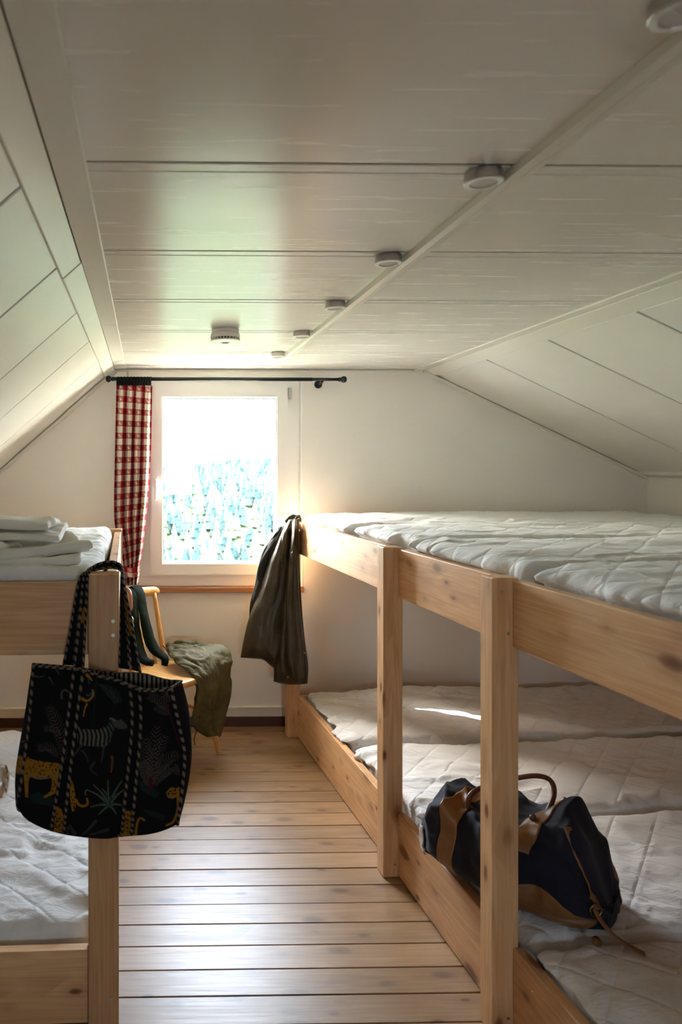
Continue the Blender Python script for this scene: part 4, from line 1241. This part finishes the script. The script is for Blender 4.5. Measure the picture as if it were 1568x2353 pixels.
tote = empty('tote_bag', W(240, 1925, 1.93)); tt = np.array(tote.location)
tag(tote, 'black velvet tote bag printed with leopards, zebra and leaves, hanging from the left post', 'tote bag')
YB_T = 1.990                           # back of the bag, just in front of the post
fl = [U7(*q) for q in ((200, 100), (192, 300), (165, 620), (120, 950), (88, 1150), (66, 1235), (82, 1285))]
fr_ = [U7(*q) for q in ((1330, 290), (1362, 450), (1395, 600), (1440, 800), (1438, 930), (1418, 1130), (1392, 1330), (1383, 1405))]
ft = [U7(*q) for q in ((200, 100), (380, 118), (540, 128), (640, 145), (760, 200), (870, 215), (960, 262), (1100, 308), (1220, 308), (1330, 290))]
fb = [U7(*q) for q in ((82, 1285), (140, 1370), (300, 1448), (500, 1500), (800, 1528), (900, 1505), (1150, 1490), (1290, 1450), (1383, 1405))]
nu, nv = 380, 380
P = coons(fl, fr_, ft, fb, nu, nv)
u = np.linspace(0, 1, nu)[None, :]; v = np.linspace(0, 1, nv)[:, None]
bulge = np.sin(np.pi * u) ** .6 * np.clip(np.sin(np.pi * (v * .80 + .16)), 0, 1) ** .8
Yf = 1.925 - .055 * bulge + .007 * fbm(u * 4, v * 4, 0, 3, 3) + .012 * np.sin(u * 9 + 1.5) * np.clip(1 - v * 2.2, 0, 1) + .030 * np.clip(v - .86, 0, 1) / .14
Vf = WA(P, Yf)
solid_grid('front_panel', Vf - tt, .004, M['print'], tote, pcol(P), (0, -1, 0))
# back panel
bl = [U7(*q) for q in ((200, 92), (150, 500), (85, 800), (58, 1000), (60, 1235), (90, 1290))]
brr = [U7(*q) for q in ((1418, 232), (1470, 420), (1496, 600), (1492, 900), (1440, 1190), (1386, 1400))]
bt = [U7(*q) for q in ((200, 92), (540, 120), (860, 172), (1000, 165), (1110, 172), (1290, 228), (1418, 232))]
Pb = coons(bl, brr, bt, fb, 90, 120)
ub = np.linspace(0, 1, 90)[None, :]; vb = np.linspace(0, 1, 120)[:, None]
Vb = WA(Pb, YB_T - .004 + 0 * Pb[..., 0] - .018 * np.clip(vb - .85, 0, 1) / .15)
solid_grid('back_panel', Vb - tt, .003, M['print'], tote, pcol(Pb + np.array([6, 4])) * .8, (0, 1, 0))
# gussets between the panels
def gusset(fe, be, sil, Ye):
    nvg, nug = 120, 30
    A = resample(fe, nvg, 2); B = resample(be, nvg, 2)
    ya = np.interp(np.linspace(0, 1, nvg), np.linspace(0, 1, len(Ye)), Ye)
    A3 = WA(A, ya); B3 = WA(B, np.full(nvg, YB_T - .004))
    w = np.linspace(0, 1, nug)[None, :, None]
    G = A3[:, None] * (1 - w) + B3[:, None] * w
    G[..., 0] += sil * .010 * np.sin(np.pi * w[..., 0]) * np.sin(np.pi * np.linspace(0, 1, nvg))[:, None] ** .5
    Pg = A[:, None] * (1 - w) + B[:, None] * w
    c = pcol(Pg if sil > 0 else Pg + np.array([30, 10]))
    return solid_grid('gusset', G - tt, .003, M['print'], tote, c, (sil, 0, 0))
gr_ = gusset(fr_, brr, 1, list(Yf[::19, -1])); gl_ = gusset(fl, bl, -1, list(Yf[::19, 0]))
# striped lining, just inside the opening
nl = 260
tf = resample(ft, nl, 2); tb = resample(bt, nl, 2)
stripe = (np.sin(np.arange(nl) * 2 * np.pi / 8 + .6 * np.sin(np.arange(nl) * .17)) > 0)[:, None]
lc = np.where(stripe, np.array([[.20, .165, .13]]), np.array([[.007, .008, .012]]))
dd_ = np.array([0, 2, 8, 20, 40, 70, 110])
Lb = np.stack([tb + np.array([0, d_]) for d_ in dd_], 0)
VLb = WA(Lb, np.full(Lb.shape[:2], YB_T - .012))
solid_grid('lining', VLb - tt, .002, M['print'], tote, np.broadcast_to(lc[None], (len(dd_), nl, 3)).copy(), (0, -1, 0))
Lf = np.stack([tf + np.array([0, d_ + .6]) for d_ in dd_], 0)
yfr = np.interp(np.linspace(0, 1, nl), np.linspace(0, 1, nu), Yf[0])
VLf = WA(Lf, yfr[None] + .006 + 0 * Lf[..., 0])
solid_grid('lining', VLf - tt, .002, M['print'], tote, np.broadcast_to(lc[None], (len(dd_), nl, 3)).copy(), (0, 1, 0))

# piping cords, cream and black, diagonal stripes
PIPE_A, PIPE_B = np.array([.15, .115, .085]), np.array([.008, .008, .011])
def piping(pts3, r, pitch=.024, parent=None, name='piping'):
    C = resample(pts3, max(60, int(sum(np.linalg.norm(np.diff(np.array(pts3, float), axis=0), axis=1)) / .0020)), 0)
    V, Fc = tube_geo([tuple(c) for c in C], r, 8)
    o_ = mesh_obj(name, [Vector(v_) - Vector(tt) for v_ in V], Fc, M['print'], parent or tote, True)
    n = len(C); s = np.r_[0, np.cumsum(np.linalg.norm(np.diff(C, axis=0), axis=1))]
    ph = s[:, None] / pitch + np.arange(8)[None, :] / 8 * .8
    c = np.where((np.mod(ph, 1) < .5)[..., None], PIPE_A, PIPE_B).reshape(-1, 3)
    add_color(o_.data, c); return o_
def on_front(line, lift=.003):
    """drawing-frame polyline laid on the front panel surface"""
    L = resample([U7(*q) for q in line], 120, 2)
    flat = P.reshape(-1, 2); yv = Yf if Yf.shape == P.shape[:2] else np.broadcast_to(Yf, P.shape[:2]); yv = yv.reshape(-1)
    sub = slice(None, None, 3); fs, ys_ = flat[sub], yv[sub]
    idx = [int(np.argmin(((fs - q) ** 2).sum(1))) for q in L]
    yy_ = ys_[idx]; yy_ = np.convolve(np.pad(yy_, 6, 'edge'), np.ones(13) / 13, 'valid')
    return WA(L, yy_ - lift)
SL1 = [(538, 118), (490, 500), (440, 900), (345, 1452)]; SL2 = [(612, 135), (560, 500), (510, 900), (450, 1470)]
SR1 = [(990, 262), (1015, 500), (1005, 700), (965, 1080), (922, 1500)]; SR2 = [(1068, 292), (1085, 500), (1075, 720), (1040, 1080), (1005, 1490)]
piping(on_front(SL1), .0042); piping(on_front(SL2), .0042); piping(on_front(SR1), .0042); piping(on_front(SR2), .0042)
piping(WA(resample(fl, 120, 2), np.interp(np.linspace(0, 1, 120), np.linspace(0, 1, nv), Yf[:, 0]) - .002), .0046)
piping(WA(resample(fr_, 120, 2), np.interp(np.linspace(0, 1, 120), np.linspace(0, 1, nv), Yf[:, -1]) - .002), .0052)
piping(WA(tf, yfr), .0052, .022); piping(WA(tb, np.full(nl, YB_T - .008)), .0036, .020)
piping(np.array([WA(tf, yfr)[-1], WA(tb, np.full(nl, YB_T - .008))[-1]]), .0036, .020)
piping(np.array([WA(tf, yfr)[0], WA(tb, np.full(nl, YB_T - .008))[0]]), .0036, .020)

# handles: ribbons with piped edges, looped behind the top of the post
def handle(edgeA, edgeB, colr_fn):
    n = 160
    A = resample(edgeA, n, 2); B = resample(edgeB, n, 2)
    w = np.linspace(0, 1, 9)[None, :, None]
    G = A[:, None] * (1 - w) + B[:, None] * w
    c = np.zeros((n, 9, 3)); c[:] = (.006, .006, .008)
    s = np.linspace(0, 1, n)
    for lo_, hi_ in colr_fn: c[(s > lo_) & (s < hi_), 1:-1] = np.array(GOLD) * .8
    nz = fbm(s[:, None] * 60, np.linspace(0, 3, 9)[None], 0, 8, 2); c[nz > .5] *= .3
    h_ = solid_grid('handle', G - tt, .003, M['print'], tote, c)
    piping(A, .0036, .022, h_); piping(B, .0036, .022, h_)
    for ch in list(h_.children): pass
    return h_
handle([W(171, 1533, 1.913), W(180, 1460, 1.945), W(186, 1400, 1.965), W(190, 1350, 1.985), W(194, 1322, 2.03), (-.150, 2.085, 1.306), (-.10, 2.098, 1.312), (-.070, 2.085, 1.304), W(283, 1322, 2.03), W(288, 1360, 1.985), W(293, 1420, 1.965), W(298, 1480, 1.93), W(303, 1540, 1.905)],
       [W(191, 1536, 1.913), W(195, 1460, 1.94), W(198, 1400, 1.955), W(200, 1350, 1.972), W(201, 1325, 1.995), (-.155, 2.074, 1.316), (-.10, 2.082, 1.330), (-.066, 2.076, 1.316), W(280, 1323, 1.995), W(291, 1370, 1.972), W(302, 1430, 1.95), W(312, 1490, 1.92), W(323, 1545, 1.900)],
       [(.16, .22), (.74, .87)])
handle([W(146, 1528, 1.984), W(160, 1460, 1.985), W(171, 1390, 1.988), W(181, 1335, 2.00), W(188, 1318, 2.03), (-.158, 2.094, 1.298), (-.10, 2.110, 1.306), (-.068, 2.098, 1.298), W(279, 1325, 2.05), W(279, 1380, 2.02), W(277, 1450, 2.0), W(275, 1535, 1.984)],
       [W(167, 1529, 1.984), W(177, 1460, 1.984), W(185, 1390, 1.984), W(191, 1335, 1.995), W(195, 1318, 2.02), (-.160, 2.090, 1.310), (-.10, 2.104, 1.322), (-.066, 2.094, 1.310), W(284, 1330, 2.03), W(288, 1385, 2.0), W(292, 1455, 1.99), W(296, 1538, 1.982)],
       [])

# ================================================================== navy duffel bag
db = empty('duffel_bag', (1.16, 2.20, .292), 0); do = np.array(db.location)
tag(db, 'navy canvas duffel bag with tan leather trim lying on the lower right bunk', 'duffel bag')
E0 = np.array([1.005, 2.46, .0]); E1 = np.array([1.330, 1.985, .0])
ax_ = (E1 - E0); LEN = np.linalg.norm(ax_); ax_ = ax_ / LEN; sd_ = np.array([-ax_[1], ax_[0], 0])   # sd_: to the far side
sd_ = -sd_ if sd_[0] < 0 else sd_
ZB = .292
def duffel_pt(s, a, lift=0.0):
    """s 0..1 along, a angle (0 far side, 90 up, 180 near side)"""
    s = np.asarray(s, float); a = np.asarray(a, float)
    prof = np.clip(1 - np.abs(2 * s - 1) ** 4.2, 0, 1) ** .5
    wid = (.155 + .018 * np.sin(np.pi * s)) * (.22 + .78 * prof)
    hgt = (np.interp(s, [0, .12, .25, .45, .6, .8, .92, 1], [.17, .225, .245, .215, .25, .285, .235, .10])) * (.55 + .45 * prof)
    c, q = np.cos(a), np.sin(a)
    x = np.sign(c) * np.abs(c) ** .80 * wid
    zz = (np.where(q > 0, np.abs(q) ** .85 * (hgt - .075) + .075, .075 - np.abs(q) ** .55 * .075))
    # gathers and slumping folds
    f = .016 * np.sin(a * 6 + 9 * s) * np.exp(-((s - .93) / .11) ** 2) + .014 * np.sin(s * 17 + 2.2 * np.cos(a)) * np.clip(q, 0, 1)
    f = f + .022 * fbm(s * 5 + 2, c * 1.6, q * 1.6, 21, 3) + .020 * (1 - np.abs(vnoise(s * 6 + c * 1.5, q * 2.2, c, 33)) * 2) * np.clip(q + .5, 0, 1)
    f = f * np.clip((q + .9) * 2, 0, 1) + lift
    pos = E0 + ax_ * (s * LEN)[..., None] + sd_ * ((x + c * f))[..., None] + np.array([0, 0, 1.0]) * (ZB + np.maximum(zz + q * f, 0))[..., None]
    return pos
ns, na = 150, 140
Sg = np.linspace(0, 1, ns)[:, None]; Sg = .5 - .5 * np.cos(np.pi * Sg); Ag = np.linspace(0, 2 * np.pi, na, endpoint=False)[None, :]
V = duffel_pt(np.broadcast_to(Sg, (ns, na)), np.broadcast_to(Ag, (ns, na)))
grid_obj('body', V - do, M['navy'], db, True, None, True, True)
def patch(name, s0, s1, a0, a1, mat, lift=.004, n1=30, n2=50, thick=.004, shape=None):
    s = np.linspace(s0, s1, n1)[:, None] * np.ones((1, n2)); a = np.linspace(a0, a1, n2)[None, :] * np.ones((n1, 1))
    if shape: s, a = shape(np.linspace(0, 1, n1)[:, None] * np.ones((1, n2)), np.linspace(0, 1, n2)[None, :] * np.ones((n1, 1)))
    G = duffel_pt(s, a, lift)
    N = G - (E0 + ax_ * (s * LEN)[..., None] + np.array([0, 0, ZB + .09]))
    me_ = solid_grid(name, G - do, thick, mat, db)
    return me_
R_ = math.radians
# broad leather bands around the body
patch('leather_band', .24, .335, R_(50), R_(222), M['leather'], .004, 14, 90)
patch('leather_band', .64, .735, R_(50), R_(150), M['leather'], .004, 14, 60)
# leather reinforcement at the near lower end
def oval(p, q):
    s = .60 + .385 * p; mid = 200 + 4 * np.sin(p * 3); half = 32 * np.sin(np.pi * np.clip(p * .96 + .04, 0, 1)) ** .45
    return s, np.radians(mid + (q - .5) * 2 * half)
patch('leather_base', 0, 0, 0, 0, M['leather'], .005, 60, 50, .004, oval)
def oval2(p, q):
    s = .985 - .20 * p; half = 50 * np.sin(np.pi * np.clip(p * .96 + .04, 0, 1)) ** .45
    return s, np.radians(-18 + (q - .5) * 2 * half)
patch('leather_base', 0, 0, 0, 0, M['leather'], .005, 40, 50, .004, oval2)
# handles
def handle_tube(pts, r, name='handle'):
    C = resample(pts, 60, 3)
    V_, F_ = tube_geo([tuple(c - do) for c in C], r, 12)
    return mesh_obj(name, V_, F_, M['leather_dark'], db, True)
a_ = duffel_pt(.34, R_(118), .004); b_ = duffel_pt(.68, R_(112), .004)
handle_tube([a_, a_ + np.array([0, 0, .05]), W(1130, 1800, 2.28), W(1195, 1786, 2.24), W(1235, 1781, 2.21), W(1268, 1790, 2.19), W(1277, 1822, 2.17), W(1258, 1870, 2.13), W(1235, 1905, 2.10), b_ + np.array([0, 0, .02]), b_], .0078)
a_ = duffel_pt(.36, R_(62), .004); b_ = duffel_pt(.70, R_(62), .004)
handle_tube([a_, a_ + np.array([.0, 0, .02]), W(1180, 1905, 2.26), W(1245, 1885, 2.20), W(1290, 1868, 2.16), b_ + np.array([0, 0, .006]), b_], .0075)
# closing strap with buckle at the near end
tip = duffel_pt(.995, R_(150))
C = resample([duffel_pt(.86, R_(112), .006), duffel_pt(.93, R_(125), .006), duffel_pt(.975, R_(140), .010), duffel_pt(.99, R_(160), .014)], 40, 2)
def strap(name, C, w, t, mat, up=(0, 0, 1)):
    n = len(C); G = np.zeros((n, 5, 3))
    for i in range(n):
        tg = C[min(i + 1, n - 1)] - C[max(i - 1, 0)]; tg /= np.linalg.norm(tg) + 1e-9
        s = np.cross(tg, np.array(up)); s /= np.linalg.norm(s) + 1e-9
        for k in range(5): G[i, k] = C[i] + s * (k / 4 - .5) * w
    return solid_grid(name, G - do, t, mat, db)
strap('strap', C, .024, .004, M['leather'])
e_ = C[-1]
C2 = resample([e_, e_ + np.array([.010, -.020, -.030]), e_ + np.array([.040, -.045, -.060]), np.array([e_[0] + .090, e_[1] - .075, ZB + .010])], 30, 2)
strap('strap_tail', C2, .016, .004, M['leather'])
tube('buckle', [tuple(e_ - do + np.array([.016 * math.cos(q), -.006, .016 * math.sin(q) - .004])) for q in np.linspace(0, 2 * math.pi, 17)], .0026, M['brass'], db, 8)
pk = e_ + np.array([-.012, -.030, 0]); pk[2] = ZB + .014
lathe('padlock', [(.009, -.010), (.011, -.007), (.011, .008), (.008, .011)], M['brass'], db, 16, tuple(pk - do), 'Y')
# light lining peeking out at the far end
patch('side_tab', .02, .10, R_(165), R_(215), plain('pale_canvas', (.42, .34, .30), .8), .010, 10, 20)

# ================================================================== folded sheets on the upper left mattress
def folded(label, layers, origin):
    root = empty('folded_sheet', origin); tag(root, label, 'bed sheet', 'folded sheets on the upper left mattress')
    for k, (cx, cy, cz, lx, ly, lz, rz, tilt, seed) in enumerate(layers):
        V_, F_, N_ = rounded_slab_geo(lx, ly, lz, lz * .48, 70, 44, 9)
        d = .010 * fbm(V_[:, 0] * 7, V_[:, 1] * 7, k, seed, 3) + .006 * wrinkles(V_[:, 0] * 1.2, V_[:, 1] * 1.4, seed)
        V_ = V_ + N_ * (d * np.where(N_[:, 2] > -.3, 1, .2))[:, None]
        V_ -= np.array([lx / 2, ly / 2, 0])
        V_[:, 2] += .010 * np.sin(V_[:, 0] * 9 + seed) + tilt * V_[:, 0] + .012 * np.sin(V_[:, 1] * 11 + seed)
        c, s = math.cos(rz), math.sin(rz)
        V_ = np.stack([V_[:, 0] * c - V_[:, 1] * s, V_[:, 0] * s + V_[:, 1] * c, V_[:, 2]], 1) + np.array([cx, cy, cz])
        mesh_obj('fold_layer', V_, F_, M['sheet'], root, True)
    return root
folded('lower folded ivory bed sheet spilling over the end board of the left bunk',
       [(-.02, .03, .004, .62, .36, .030, .06, -.02, 3), (.015, .02, .026, .56, .34, .028, .26, .03, 5), (-.14, -.05, .040, .40, .30, .026, -.30, -.03, 8)], (-.50, 2.30, 1.298))
folded('upper folded ivory bed sheet lying on top of the other one',
       [(-.04, .05, .0, .58, .34, .030, .02, 0, 13), (-.07, .06, .030, .58, .32, .034, -.03, 0, 15)], (-.52, 2.36, 1.372))
